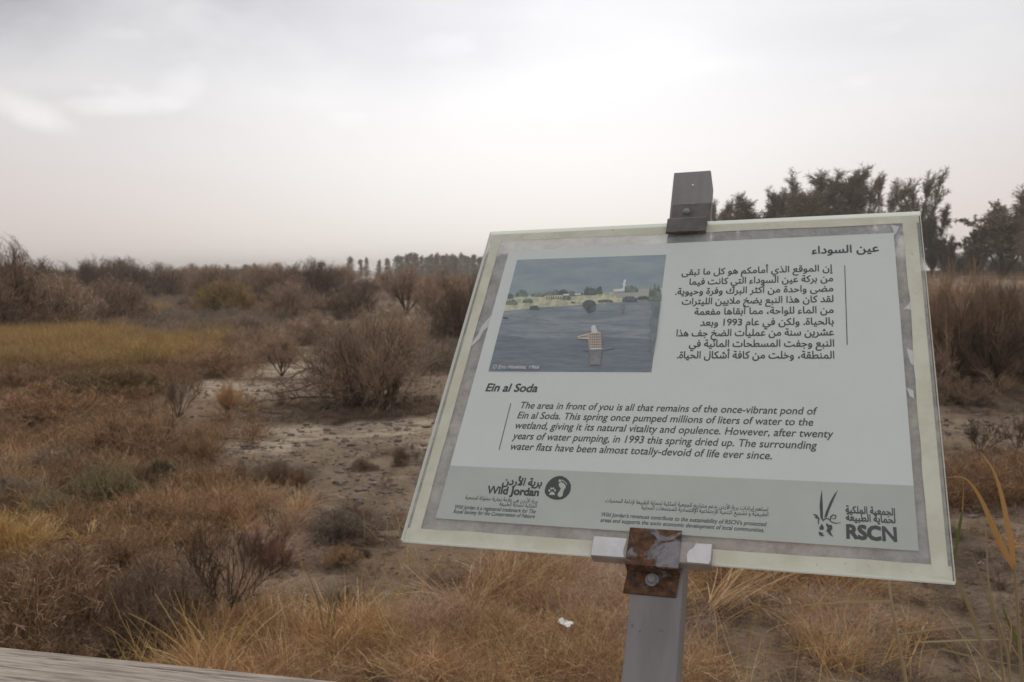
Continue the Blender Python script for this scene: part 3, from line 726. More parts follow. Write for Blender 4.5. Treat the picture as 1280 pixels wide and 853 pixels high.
ps = body+paw+foot+toes; multi('footprint_emblem', ps, [M_INK]+[M_BAND]*(len(ps)-1))
def qo(x, y): return (1010+x/10.66, 600+y/10.66)
def stroke(pts, w):
    P = np.array(pts, float); t = unit(np.gradient(P, axis=0)); nn = np.stack([t[:, 1], -t[:, 0]], 1); ww = np.array(w)[:, None]/2
    return [tuple(p) for p in P+nn*ww]+[tuple(p) for p in (P-nn*ww)[::-1]]
ory = [[qo(*p) for p in [(185, 128), (192, 250), (200, 440), (196, 545), (165, 505), (155, 330), (168, 220)]],
       [qo(*p) for p in [(400, 135), (345, 260), (285, 400), (250, 500), (215, 505), (240, 420), (300, 280), (345, 200)]],
       [qo(*p) for p in stroke([(195, 545), (225, 520), (270, 515), (310, 560), (370, 580), (440, 568)], [20, 18, 16, 16, 14, 4])],
       [qo(*p) for p in stroke([(300, 540), (305, 490), (335, 465), (372, 480), (365, 515), (335, 522), (325, 500)], [12, 22, 16, 18, 14, 10, 8])],
       [qo(*p) for p in stroke([(70, 455), (110, 475), (145, 520), (138, 590)], [6, 26, 18, 12])], [qo(*p) for p in stroke([(85, 490), (120, 510), (150, 520)], [6, 16, 8])],
       [qo(*p) for p in [(185, 582), (215, 640), (205, 665), (160, 668), (150, 640)]],
       [qo(*p) for p in [(250, 570), (275, 600), (318, 600), (325, 650), (300, 690), (335, 760), (290, 730), (255, 690), (240, 690), (262, 640), (240, 600)]],
       [qo(*p) for p in [(140, 690), (180, 700), (205, 715), (190, 725), (225, 745), (180, 752), (150, 735)]]]
multi('oryx_emblem', ory, [M_INK]*len(ory))

# the printed photograph of the pond, as flat print
def pm(name, c, **k): return mat_simple(name, tuple(min(.8, q*2.05) for q in srgb(*c)), .6, **k)
def pr(*c): return tuple(min(.8, q*2.05) for q in srgb(*c))
p_sky = NT('print sky'); _c = p_sky.mix(p_sky.ramp(p_sky.noise(14, 6, .65, sc=(1, 3, 1)), .3, .7), pr(104, 118, 127), pr(122, 131, 134)); p_sky = p_sky.done(p_sky.pbr(_c, .6))
p_wat = NT('print water'); _c = p_wat.mix(p_wat.ramp(p_wat.noise(26, 9, .78, sc=(.45, 3, 1), dist=.5), .32, .68), pr(84, 93, 102), pr(120, 126, 131)); p_wat = p_wat.done(p_wat.pbr(_c, .6))
p_wd = NT('print deep water'); _c = p_wd.mix(p_wd.ramp(p_wd.noise(40, 8, .75, sc=(.5, 4, 1)), .32, .68), pr(74, 83, 93), pr(97, 104, 112)); p_wd = p_wd.done(p_wd.pbr(_c, .6)); p_land = pm('print shore', (148, 148, 128), vary=.22, scale=110); p_grn = pm('print scrub', (84, 95, 86), vary=.35, scale=120)
p_dk = pm('print dark bush', (66, 75, 74), vary=.3, scale=90); p_wh = pm('print white', (212, 214, 206)); p_sh = pm('print check shirt', (158, 148, 134)); p_rd = pm('print check lines', (112, 98, 90)); p_hill = pm('print haze hill', (134, 134, 130)); p_ref = pm('print reflection', (98, 97, 98), vary=.2, scale=120); p_pond = pm('print bank', (84, 94, 98), vary=.2, scale=60)
def qp(x, y): return (590+x/4.741, 300+y/4.741)
def qq(x, y): return (670+x/6.559, 340+y/6.559)
P4 = [(268, 118), (1152, 88), (1063, 785), (97, 780)]
def pe(y, side):  # point of the picture edge at row y of the close-up
    a, b = (P4[0], P4[3]) if side == 0 else (P4[1], P4[2]); t = (y-a[1])/(b[1]-a[1]); return (a[0]+(b[0]-a[0])*t, y)
polys = [[P4[0], P4[1], pe(345, 1), pe(350, 0)], [pe(330, 0), pe(320, 1), P4[2], P4[3]], [pe(560, 0), (500, 600), (800, 575), pe(590, 1), P4[2], P4[3]],
         [pe(345, 0), (420, 325), (640, 330), (800, 312), (950, 300), (1050, 290), pe(285, 1), pe(352, 1), (1000, 360), (700, 383), (420, 400), pe(422, 0)],
         [(840, 320), (870, 300), (960, 295), (1040, 290), (1120, 292), (1125, 340), (860, 345)]]
cols = [p_sky, p_wat, p_wd, p_land, p_hill]
def add(pts, m, f=None): polys.append([f(*p) if f else p for p in pts] if f else pts); cols.append(m)
def toq(p): return ((qq(*p)[0]-590)*4.741, (qq(*p)[1]-300)*4.741)
rr = random.Random(3)
def bumpy(cx, cy, w, h, m, n=26):
    pts = []
    for i in range(n+1):
        t = math.pi*i/n; pts.append((cx-w/2*math.cos(t), cy-h*math.sin(t)**.6*(.6+.5*rr.random())))
    add(pts+[(cx+w/2, cy+h*.12), (cx-w/2, cy+h*.12)], m)
for x, y, w, h, m in [(295, 332, 70, 40, p_grn), (228, 345, 34, 30, p_dk), (400, 335, 100, 22, p_grn), (490, 330, 110, 34, p_grn), (540, 325, 60, 36, p_dk), (590, 330, 50, 34, p_grn), (700, 322, 74, 48, p_dk), (752, 316, 40, 42, p_dk), (940, 305, 90, 34, p_grn), (630, 325, 60, 14, p_grn),
                      (235, 380, 70, 28, p_grn), (330, 370, 60, 24, p_grn), (560, 352, 50, 22, p_grn), (790, 368, 90, 16, p_grn), (935, 362, 90, 30, p_dk), (1020, 352, 80, 22, p_dk), (370, 410, 60, 22, p_dk), (600, 374, 26, 8, p_dk), (1085, 350, 75, 90, p_grn), (200, 465, 34, 8, p_dk)]: bumpy(x, y, w, h, m)
add(oval(695, 383, 40, 27), p_dk); add([(665, 400), (735, 400), (725, 420), (690, 432)], p_dk)
add([(838, 308), (838, 292), (880, 290), (905, 284), (905, 306)], p_wh); add([(895, 296), (895, 268), (890, 262), (897, 256), (897, 240), (908, 232), (915, 244), (908, 258), (912, 270), (905, 276), (905, 298)], p_wh)
add([(610, 326), (610, 317), (645, 317), (645, 326)], p_wh); add([(540, 330), (540, 320), (575, 320), (575, 330)], p_wh); add([(430, 350), (430, 332), (540, 326), (540, 345)], p_land)
for x in range(440, 540, 14): add([(x, 348), (x, 336), (x+5, 335), (x+5, 348)], p_dk)
add([(884, 380), (902, 378), (897, 430), (889, 430)], p_ref)
add([(1062, 372), (1118, 360), (1095, 560), (1072, 690), (1052, 640), (1066, 600), (1048, 560), (1070, 520), (1052, 470), (1074, 430)], p_pond)
# wading figure seen from behind in a checked shirt, one arm out
add([(690, 640), (770, 640), (760, 740), (700, 740)], p_ref); add([(640, 650), (700, 636), (820, 630), (850, 640), (780, 655), (700, 658)], p_wd)
shirt = [(690, 560), (706, 545), (745, 540), (766, 552), (770, 600), (770, 640), (735, 646), (692, 643), (690, 600)]; add(shirt, p_sh)
add([(695, 552), (655, 562), (625, 572), (628, 584), (660, 588), (692, 590)], p_sh)
for x in range(698, 768, 13): add([(x, 552), (x+4, 552), (x+4, 642), (x, 642)], p_rd)
for y in range(560, 640, 15): add([(691, y), (769, y-3), (769, y+1), (691, y+4)], p_rd)
add([(640, 572), (690, 566), (690, 572), (640, 578)], p_rd)
add(oval(721, 522, 15, 17), p_wh); add([(706, 530), (740, 528), (745, 548), (722, 556), (708, 545)], p_wh); add([(700, 642), (770, 640), (768, 648), (702, 650)], p_wh)
def clipq(p): return qp(*p)
v4 = multi('pond_photograph', [[clipq(p) for p in q] for q in polys], cols, 1)
text(TL, '© Eric Hoskins, 1966', (615.5, 460.6), (673.5, 461.2), .0088, M_WHITEINK, .02, .18, k=48, arabic=False)

# residue of torn paper in the clear margin
def cr1(x, y): return (800+x/3.368, 280+y/3.368)
def cr6(x, y): return (540+x/4.264, 280+y/4.264)
FZ = .0004
for pts in [[cr1(*p) for p in [(1148, 302), (1158, 325), (1140, 362), (1122, 358), (1106, 362), (1130, 340)]], [cr1(*p) for p in [(1122, 525), (1165, 540), (1178, 565), (1150, 578), (1162, 600), (1140, 590), (1130, 560)]],
            [cr1(*p) for p in [(1122, 690), (1150, 700), (1155, 735), (1135, 725)]], [cr6(*p) for p in [(325, 480), (300, 505), (265, 545), (245, 590), (205, 640), (190, 670), (225, 640), (255, 610), (275, 570), (305, 545), (330, 520)]],
            [(1113, 281), (1124, 283), (1121, 291), (1116, 296), (1117, 289)]]:
    poly('paper_residue', pts, FZ, M_FLAKE, SIGN)

# post: runs up behind the board, its end stands clear above the top edge
PB = -.012
pTL, pTR = S(843, 216, PB), S(888, 212, PB); pBL, pBR = S(775, 853, PB), S(846, 853, PB)
def post():
    cx = (pTL[0]+pTR[0]+pBL[0]+pBR[0])/4; w = ((pTR[0]-pTL[0])+(pBR[0]-pBL[0]))/2
    ct, cb = (pTL[0]+pTR[0])/2, (pBL[0]+pBR[0])/2; yt, yb = (pTL[1]+pTR[1])/2, (pBL[1]+pBR[1])/2
    sl = (ct-cb)/(yt-yb); yl = yb-.12; cl = cb-sl*.12; D = .046
    v = []
    for (c, y) in ((cl, yl), (ct, yt)):
        v += [(c-w/2, y, PB), (c+w/2, y, PB), (c+w/2, y-.0, PB-D), (c-w/2, y-.0, PB-D)]
    me = py_mesh('post_arm', v, [(0, 1, 5, 4), (1, 2, 6, 5), (2, 3, 7, 6), (3, 0, 4, 7), (4, 5, 6, 7), (3, 2, 1, 0)])
    o = link('post_arm', me, M_PAINT, SIGN); b = o.modifiers.new('bevel', 'BEVEL'); b.width = .0022; b.segments = 2
    # upright from the end of the arm down into the ground
    top = M @ Vector((cl, yl+.03, PB-D/2)); inv = M.inverted(); a = .028
    zg = float(H(top.x, top.y))-.3
    pts = [Vector((top.x+i*a, top.y+j*a, z)) for z in (zg, top.z) for i, j in ((-1, -1), (1, -1), (1, 1), (-1, 1))]
    me = py_mesh('upright', [tuple(inv @ p) for p in pts], [(0, 1, 5, 4), (1, 2, 6, 5), (2, 3, 7, 6), (3, 0, 4, 7), (4, 5, 6, 7), (3, 2, 1, 0)])
    o = link('upright', me, M_PAINT, SIGN); b = o.modifiers.new('bevel', 'BEVEL'); b.width = .002
    return cx, w, sl, ct, yt
cx_, PW, sl_, ct_, yt_ = post()
def plate(name, prof, x0, x1, th, mat, ragged=0.):
    """bent steel strip: prof lists (y, z, x shift) along the bend, x0..x1 its width"""
    P = np.array([(a, b) for a, b, *_ in prof], float); sh = [q[2] if len(q) > 2 else 0 for q in prof]
    t = unit(np.gradient(P, axis=0)); v = []; f = []; n = len(P); m = 12; rr_ = random.Random(5)
    for i in range(n):
        for s in (0, 1):
            if 0 < i < n-1:
                d0 = unit((P[i]-P[i-1])[None])[0]; d1 = unit((P[i+1]-P[i])[None])[0]; n0 = np.array([-d0[1], d0[0]]); n1 = np.array([-d1[1], d1[0]]); nn = (n0+n1)/max(.3, 1+n0@n1)
            else: dd = unit((P[1]-P[0] if i == 0 else P[-1]-P[-2])[None])[0]; nn = np.array([-dd[1], dd[0]])
            q = P[i]+nn*th*s
            for j in range(m+1):
                xx = x0+(x1-x0)*j/m+sh[i]; rg = ragged*(rr_.random()-.5) if i in (0, n-1) else 0
                v.append((xx, q[0]+rg, q[1]))
    A = lambda i, s, j: (i*2+s)*(m+1)+j
    for i in range(n-1):
        for j in range(m):
            f.append((A(i, 0, j), A(i, 0, j+1), A(i+1, 0, j+1), A(i+1, 0, j))); f.append((A(i, 1, j+1), A(i, 1, j), A(i+1, 1, j), A(i+1, 1, j+1)))
        f.append((A(i, 1, 0), A(i, 0, 0), A(i+1, 0, 0), A(i+1, 1, 0))); f.append((A(i, 0, m), A(i, 1, m), A(i+1, 1, m), A(i+1, 0, m)))
    for i in (0, n-1):
        for j in range(m): f.append((A(i, 0, j), A(i, 1, j), A(i, 1, j+1), A(i, 0, j+1)))
    me = py_mesh(name, v, f); bm = bmesh.new(); bm.from_mesh(me); bmesh.ops.recalc_face_normals(bm, faces=bm.faces); bm.to_mesh(me); bm.free()
    o = link(name, me, mat, SIGN); b = o.modifiers.new('bevel', 'BEVEL'); b.width = .0007; b.segments = 2; b.limit_method = 'ANGLE'
    return o
def bolt(x, y, z, r, h, mat, parent):
    bm = bmesh.new(); bmesh.ops.create_cone(bm, cap_ends=True, segments=20, radius1=r*1.45, radius2=r*1.4, depth=h*.35, matrix=Matrix.Translation((x, y, z+h*.175)))
    bmesh.ops.create_cone(bm, cap_ends=True, segments=6, radius1=r, radius2=r*.92, depth=h, matrix=Matrix.Translation((x, y, z+h*.6)))
    bmesh.ops.bevel(bm, geom=bm.edges[:], offset=r*.08, segments=1, affect='EDGES')
    me = bpy.data.meshes.new('bolt'); bm.to_mesh(me); bm.free(); return link('bolt', me, mat, parent)
# lower clamp
GF = .0105
a0, a1 = S(784, 685, GF), S(850.5, 685, GF); y_top = S(817, 661, GF)[1]; y_bot = S(817, 708, GF)[1]; y_low = S(814, 745, PB)[1]
LC = plate('lower_clamp', [(y_top, GF, 0), (y_bot, GF, -.0005), (y_bot-.001, PB+.002, -.001), (y_low, PB+.002, -.003)], a0[0], a1[0], .003, M_RUST)
LC['label'] = 'rust eaten lower clamp plate with bolt'
b_ = S(815, 725, PB+.006); bolt(b_[0], b_[1], PB+.0055, .0058, .005, M_RUSTY, LC)
# clip bar under the lower clamp, white paint left at both ends
c0, c1 = S(740, 680, .009), S(890, 690, .009)
cy1 = (S(740, 669, .009)[1]+S(890, 680, .009)[1])/2; cy0 = (S(740, 695, .009)[1]+S(890, 706, .009)[1])/2
CB = link('clip_bar', box_mesh('clip_bar', c0[0], c1[0], cy0, cy1, -.0095, .0085, .0008), M_CREAM, SIGN)
w_ = c1[0]-c0[0]
def patch(pts): poly('paint_patch', pts, .0090, M_WPAINT, CB, False)
patch([(c0[0]+.0008, cy1-.0008), (c0[0]+w_*.29, cy1-.001), (c0[0]+w_*.275, cy0+.009), (c0[0]+w_*.285, cy0+.001), (c0[0]+.0008, cy0+.0008)])
patch([(c1[0]-.0008, cy1-.0008), (c1[0]-w_*.135, cy1-.0012), (c1[0]-w_*.15, cy1-.007), (c1[0]-w_*.185, cy1-.011), (c1[0]-w_*.2, cy1-.016), (c1[0]-w_*.19, cy0+.001), (c1[0]-.003, cy0+.0008), (c1[0]-.0008, cy0+.006)])
# upper clamp
u0, u1 = S(833.5, 280, GF), S(883, 280, GF); yt0 = S(860, 256, PB)[1]; yt1 = S(860, 263, PB)[1]; yb1 = S(858, 290, GF)[1]
M_UC = mat_simple('worn grey steel', (.105, .09, .083), .6, .28, 30)
UC = plate('upper_clamp', [(yt0, PB+.002, .001), (.0075, PB+.002, .001), (.006, GF, 0), (yb1, GF+.001, 0)], u0[0], u1[0], .0045, M_UC, .0016)
hx = S(858, 262, PB+.008); bolt(hx[0], hx[1]-.002, PB+.0065, .004, .0022, M_RUSTY, UC)
nx = S(866, 231, PB+.001); link('pale_chip', box_mesh('pale_chip', nx[0]-.0016, nx[0]+.0016, nx[1]-.0016, nx[1]+.0016, PB-.0005, PB+.0006), M_WPAINT, SIGN)

# ------------------------------------------------------------------ handrail of the boardwalk
def rail():
    zr = CZ-.50
    def hit(px, py): d = ray(px, py); t = (CZ-zr)/-d[2]; return np.array([d[0]*t, d[1]*t])
    A, B = hit(0, 808), hit(440, 853); t = unit((B-A)[None])[0]; nrm = np.array([t[1], -t[0]])   # toward the walker
    if nrm[1] > 0: nrm = -nrm
    L0, L1, Wd, Th = -1.2, 2.6, .145, .04; nl, nw = 700, 70
    o = empty('wooden_handrail', (A[0], A[1], zr), label='weathered grey wooden handrail with cracked grain at lower left', cat='handrail')
    s = np.linspace(L0, L1, nl); w = np.linspace(0, Wd, nw); Sg, Wg = np.meshgrid(s, w, indexing='ij')
    wob = .004*(vnoise(Sg*2.2, 0*Sg)-.5)
    z = .0022*(fbm(Sg*7, Wg*260+vnoise(Sg*3, Wg*20)*3, 3)-.5)+.001*(vnoise(Sg*25, Wg*500)-.5)
    gpos = .013+.005*vnoise(Sg*3+7, 0*Sg); z -= .0045*np.exp(-((Wg-gpos)/.0014)**2)*sstep(vnoise(Sg*4+3, 0*Sg+2), .1, .4)
    for k, (p0, c) in enumerate([(.05, .3), (.075, -.2), (.1, .5), (.035, .8)]): z -= .0025*np.exp(-((Wg-p0-.004*vnoise(Sg*5+k*9, 0*Sg))/.0008)**2)*sstep(vnoise(Sg*3+k*5, 0*Sg+k), .5, .65)
    edge = np.minimum(Wg, Wd-Wg); z -= .003*(1-sstep(edge, 0, .004))
    X = t[0]*Sg+nrm[0]*(Wg+wob*(Wg < .02)); Y = t[1]*Sg+nrm[1]*(Wg+wob*(Wg < .02))
    V = np.stack([X, Y, z], -1).reshape(-1, 3); i = np.arange(nl-1)[:, None]*nw; j = np.arange(nw-1)[None]
    f = np.stack([i+j, i+nw+j, i+nw+j+1, i+j+1], -1).reshape(-1, 4)
    V2 = np.stack([X, Y, 0*z-Th], -1).reshape(-1, 3); off = len(V)
    side = []
    for a, b in [(i[:, 0], i[:, 0]+nw), (i[:, 0]+nw-1, i[:, 0]+2*nw-1)]: side.append(np.stack([a, b, b+off, a+off], -1))
    jj = np.arange(nw-1)
    for a in (0, (nl-1)*nw): side.append(np.stack([a+jj, a+jj+1, a+jj+1+off, a+jj+off], -1))
    f = np.concatenate([f, (f+off)[:, ::-1]]+side)
    me = np_mesh('rail_board', np.concatenate([V, V2]), f, smooth=True)
    bm = bmesh.new(); bm.from_mesh(me); bmesh.ops.recalc_face_normals(bm, faces=bm.faces); bm.to_mesh(me); bm.free()
    ua = me.attributes.new('along', 'FLOAT_VECTOR', 'POINT')
    g = np.stack([Sg, Wg, 0*Sg], -1).reshape(-1, 3); g2 = g.copy(); g2[:, 2] = -Th
    ua.data.foreach_set('vector', np.concatenate([g, g2]).astype(np.float32).ravel())
    n = NT('weathered timber'); at_ = n.new('ShaderNodeAttribute', attribute_name='along').outputs['Vector']
    wv = n.new('ShaderNodeTexVoronoi'); mp = n.new('ShaderNodeMapping'); mp.inputs['Scale'].default_value = (4.2, 13, 1); mp.inputs['Location'].default_value = (.3, .2, 0); n.L.new(at_, mp.inputs[0]); n.L.new(mp.outputs[0], wv.inputs['Vector']); wv.inputs['Scale'].default_value = 1
    knot = n.ramp(wv.outputs['Distance'], .0, .16, 1, 0)
    vadd = n.new('ShaderNodeVectorMath', operation='ADD'); sc = n.new('ShaderNodeVectorMath', operation='SCALE'); sc.inputs[0].default_value = (0, .012, 0); n.L.new(n.ramp(wv.outputs['Distance'], 0, .5, 1, 0), sc.inputs['Scale']); n.L.new(at_, vadd.inputs[0]); n.L.new(sc.outputs[0], vadd.inputs[1])
    gr = n.noise(1, 7, .65, vec=vadd.outputs[0], sc=(9, 230, 40), dist=.3); gr2 = n.noise(1, 6, .6, vec=vadd.outputs[0], sc=(2.5, 60, 10), dist=.6)
    fib = n.noise(1, 3, .5, vec=vadd.outputs[0], sc=(30, 900, 100))
    c = n.mix(n.ramp(gr, .34, .62), (.17, .135, .105), (.46, .395, .33)); c = n.mix(n.ramp(gr2, .35, .65, .5, 0), c, (.20, .165, .145)); c = n.mix(n.ramp(fib, .55, .7, 0, .5), c, (.56, .49, .41))
    c = n.mix(n.ramp(n.noise(1, 3, .5, vec=vadd.outputs[0], sc=(5, 150, 10)), .62, .68, 0, .8), c, (.09, .07, .06)); c = n.mix(n.math('MULTIPLY', knot, .7), c, (.13, .10, .09))
    hh = n.math('ADD', n.math('MULTIPLY', gr, .6), n.math('MULTIPLY', fib, .4))
    m = n.done(n.pbr(c, .85, hh, .6, .002)); link('rail_board', me, m, o)
    for s_ in (-.9, 2.2):
        p = t*s_+nrm*(Wd/2); zz = zr-float(H(A[0]+p[0], A[1]+p[1]))+.2
        q = link('rail_post', box_mesh('rail_post', p[0]-.045, p[0]+.045, p[1]-.045, p[1]+.045, -zz, -Th-.001, .004), m, o)
rail()
# ------------------------------------------------------------------ trees
def tree_protos(kind, seed):
    """trunk and crown one unit wide, one unit high"""
    global rng
    rng = np.random.default_rng(seed)
    if kind == 'feathery':        # tall, several leaders, upswept feathery sprays
        n = 5; a = rng.random(n)*6.28; d = np.stack([np.cos(a)*.16, np.sin(a)*.16, np.ones(n)], 1)
        s0 = strands(np.zeros((n, 3)), d, .8+.3*rng.random(n), 8, .15)
        s1 = kids(s0, 150, .30, .55, .30, .03, 6, .4, tp=.65); s2 = kids(s1, 1400, .10, .8, .3, .05, 4, .5, tp=.3); s3 = kids(s2, 22000, .045, .9, .10, .0, 3, .6, .6); wl = .0062
    elif kind == 'wispy':
        n = 4; a = rng.random(n)*6.28; d = np.stack([np.cos(a)*.22, np.sin(a)*.22, np.ones(n)], 1)
        s0 = strands(np.zeros((n, 3)), d, .85+.25*rng.random(n), 8, .15)
        s1 = kids(s0, 60, .34, .34, .5, .08, 6, .3, tp=.6); s2 = kids(s1, 420, .12, .45, .4, .1, 4, .4); s3 = kids(s2, 8000, .05, .7, .15, .0, 3, .5, .5); wl = .006
    elif kind == 'round':         # broad crown of separate leaf masses
        n = 6; a = rng.random(n)*6.28; d = np.stack([np.cos(a)*.45, np.sin(a)*.45, np.ones(n)], 1)
        s0 = strands(np.zeros((n, 3)), d, .62+.25*rng.random(n), 7, .3)
        s1 = kids(s0, 90, .34, .9, .15, .22, 6, .5, tp=.4); s2 = kids(s1, 900, .11, .9, .15, .3, 4, .6); s3 = kids(s2, 24000, .035, 1.3, .0, .25, 3, .5, .6); wl = .010
    else:                         # far, narrow cypress-like
        n = 1; d = np.array([[.03, .02, 1.]])
        s0 = strands(np.zeros((n, 3)), d, np.array([1.]), 6, .05)
        s1 = kids(s0, 150, .26, 1.3, .35, .0, 4, .3, keep=.3, tp=.85); s2 = kids(s1, 900, .07, .8, .2, .1, 3, .4); s3 = kids(s2, 2400, .05, .8, .1, .0, 3, .5); wl = .022
    s0, s1, s2, s3 = norm_box([s2, s3], [s0, s1, s2, s3])
    for s in (s0, s1, s2, s3): s[..., 2] = np.maximum(s[..., 2], -.01)
    wood = join([tubes(s0, .006 if kind == 'far' else .014, .002, 6), tubes(s1, .005, .0015, 4), tubes(s2, .0018, .0008, 3)])
    return np_mesh('trunk', *wood, smooth=True), np_mesh('crown', *ribbons(s3, wl, wl*.5))
TREE = {k: [tree_protos(k, 300+i*7+j) for j in range(2)] for i, k in enumerate(['feathery', 'wispy', 'round', 'far'])}
def tree(px, dist, wpx, top, kind, mat, label, group=None, var=0, name='tree', base=None):
    x = (px-640)/F*dist; z = float(H(x, dist)); h = CZ-(top-HY)/F*dist-z; w = wpx*dist/F
    o = empty(name, (x, dist, z-.05), label=label, cat='tree', group=group); o.scale = (w, w, h); o.rotation_euler = (0, 0, random.random()*6.28)
    a, b = TREE[kind][var % 2]
    wear('trunk', a, 'bark', o); wear('crown', b, mat, o)
    return o
for px, d, w, top, k, lab, v in [
    (902, 118, 40, 253, 'feathery', 'small dark tree just right of the top of the sign post', 0),
    (948, 112, 56, 250, 'feathery', 'low feathery tree apart at the left end of the tree group', 1),
    (928, 121, 12, 270, 'wispy', 'tiny thin tree between the post and the low feathery tree', 1),
    (984, 110, 48, 238, 'feathery', 'narrow tree at the left shoulder of the tall clump', 0),
    (1008, 104, 66, 224, 'feathery', 'dense dark feathery tree with pointed top in the tall clump', 1),
    (1040, 106, 78, 219, 'feathery', 'tallest bushy tree with leaning domed top behind the board', 0),
    (1076, 108, 44, 228, 'wispy', 'slim pale tree right of the tall bushy one', 0),
    (1106, 105, 50, 224, 'wispy', 'thin spiky see-through tree with upright sprays', 1),
    (1142, 100, 76, 220, 'wispy', 'open wispy tree above the right corner of the board', 0),
    (1163, 98, 34, 262, 'feathery', 'leaning lower tree beside the right edge of the board', 1),
    (1182, 96, 30, 298, 'feathery', 'short dark tree in the gap right of the board', 0)]:
    tree(px, d, w, top, k, 'leaf_tree', lab, None, v, 'feathery_tree')
tree(1252, 92, 120, 258, 'round', 'leaf_tree', 'broad round crowned tree at the right edge of the flat', None, 0, 'broad_tree')
tree(1222, 94, 46, 290, 'round', 'leaf_tree', 'lower left lobe tree leaning out from the broad tree', None, 1, 'broad_tree')
tree(1288, 84, 60, 238, 'feathery', 'leaf_tree', 'dark feathery tree cut by the right edge of the photo', None, 1, 'feathery_tree')
rf = random.Random(11)
for i, px in enumerate(list(range(498, 640, 5))):
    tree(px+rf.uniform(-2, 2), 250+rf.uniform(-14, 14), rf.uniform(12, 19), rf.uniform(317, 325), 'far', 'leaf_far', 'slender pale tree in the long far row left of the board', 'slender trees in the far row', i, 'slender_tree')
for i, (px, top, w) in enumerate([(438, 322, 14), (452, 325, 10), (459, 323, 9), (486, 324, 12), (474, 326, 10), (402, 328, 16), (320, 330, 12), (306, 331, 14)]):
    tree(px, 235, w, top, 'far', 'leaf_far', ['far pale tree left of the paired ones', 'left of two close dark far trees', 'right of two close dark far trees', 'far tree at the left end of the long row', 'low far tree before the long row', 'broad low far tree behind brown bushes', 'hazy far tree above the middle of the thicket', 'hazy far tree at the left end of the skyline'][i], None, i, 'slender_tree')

# ------------------------------------------------------------------ shrubs one can tell apart
MAT['grass_tan'] = plant_mat('tan dry twigs', (.22, .13, .07), (.38, .24, .135), (.50, .35, .22))
B = bush
B('thicket_bush', -22, 424, 150, 292, 'dome', 'twig_dark', 'tallest dark bush cut by the left edge of the photo', var=0)
B('thicket_bush', 55, 418, 150, 340, 'dome', 'twig', 'large rounded brown bush, second from the left edge', var=1)
B('thicket_bush', 143, 408, 100, 347, 'dome', 'twig', 'rounded grey brown bush right of the large rounded one', var=0)
B('thicket_bush', 58, 384, 90, 326, 'dome', 'twig_dark', 'upright bush with ragged top behind the large rounded bush')
B('thicket_bush', 148, 374, 90, 321, 'dome', 'twig_dark', 'darkest bush of the skyline thicket on the left', var=1)
B('thicket_bush', 112, 376, 40, 320, 'vase', 'twig_dark', 'thin spiky bush poking above the thicket on the left')
B('thicket_bush', 198, 374, 100, 330, 'dome', 'twig', 'long low brown bush right of the darkest skyline bush', var=0)
B('thicket_bush', 245, 371, 90, 332, 'dome', 'twig', 'grey topped bush in the middle of the left skyline')
B('olive_bush', 282, 394, 92, 350, 'dome', 'twig_olive', 'olive tinged rounded bush in front of the skyline thicket', var=1)
B('thicket_bush', 300, 376, 70, 336, 'dome', 'twig', 'brown bush just behind the olive tinged one', var=0)
B('thicket_bush', 345, 388, 100, 331, 'dome', 'twig', 'wide brown bush with reddish top, centre of the skyline thicket', var=1)
B('thicket_bush', 392, 382, 90, 326, 'dome', 'twig_dark', 'tall dark fan shaped bush left of the far tree row')
B('thicket_bush', 425, 368, 60, 328, 'vase', 'twig', 'leaning brown bush at the right end of the skyline thicket')
B('thicket_bush', 365, 400, 95, 352, 'spread', 'twig', 'low spreading bush in front of the wide reddish topped one', var=0)
B('thicket_bush', 440, 397, 110, 358, 'spread', 'twig_dark', 'low dark tangle with shaded hollow below the skyline', var=1)
B('tree_like_bush', 508, 392, 92, 328, 'vase', 'twig', 'tree shaped bush on a dark trunk near the far tree row', cat='shrub')
B('thicket_bush', 560, 404, 100, 336, 'dome', 'twig', 'tall brown bush between tree shaped bush and board')
B('thicket_bush', 588, 440, 110, 352, 'dome', 'twig_dark', 'dark bush tucked behind the left edge of the board', var=0)
B('round_shrub', 478, 514, 185, 384, 'open', 'twig', 'big round see-through twiggy shrub standing on bare soil', var=1)
B('round_shrub', 436, 507, 125, 392, 'open', 'twig', 'taller left shoulder of twigs beside the big round shrub')
B('bare_sapling', 353, 470, 62, 414, 'vase', 'twig', 'small vase shaped shrub on a dark stem in pale soil')
B('scrub_bush', 395, 430, 120, 395, 'spread', 'twig', 'low reddish brown scrub left of the big round shrub', var=1)
B('scrub_bush', 270, 468, 110, 432, 'open', 'twig_pink', 'low rusty scrub at the edge of the bare soil', var=0)
B('thin_shrub', 222, 522, 62, 452, 'bare', 'twig_dark', 'thin upright bare twigs above the rusty dome')
B('rusty_shrub', 160, 578, 150, 500, 'open', 'twig_pink', 'broad rusty dome of fine twigs in the left middle ground', var=0)
B('rusty_shrub', 240, 585, 70, 545, 'loose', 'grass_orange', 'small straw coloured bush at the right foot of the rusty dome')
B('orange_tuft', 287, 523, 54, 478, 'loose', 'grass_orange', 'fan of orange grass on the edge of the bare soil', cat='grass tuft')
B('green_shrub', 202, 614, 46, 572, 'dome', 'green_dark', 'small dark green tuft like bush left of the bare soil', var=1)
B('green_shrub', 126, 642, 104, 576, 'dome', 'green_grey', 'grey green rounded bush in the left middle ground', var=0)
B('green_shrub', 60, 666, 80, 614, 'dome', 'green_grey', 'olive bush lowest and leftmost of the green ones', var=1)
B('grey_shrub', 60, 600, 130, 560, 'spread', 'twig_grey', 'grey mauve low shrub near the left edge', var=0)
B('grey_shrub', 20, 640, 90, 590, 'spread', 'twig_grey', 'grey shrub cut by the left edge above the olive bush', var=1)
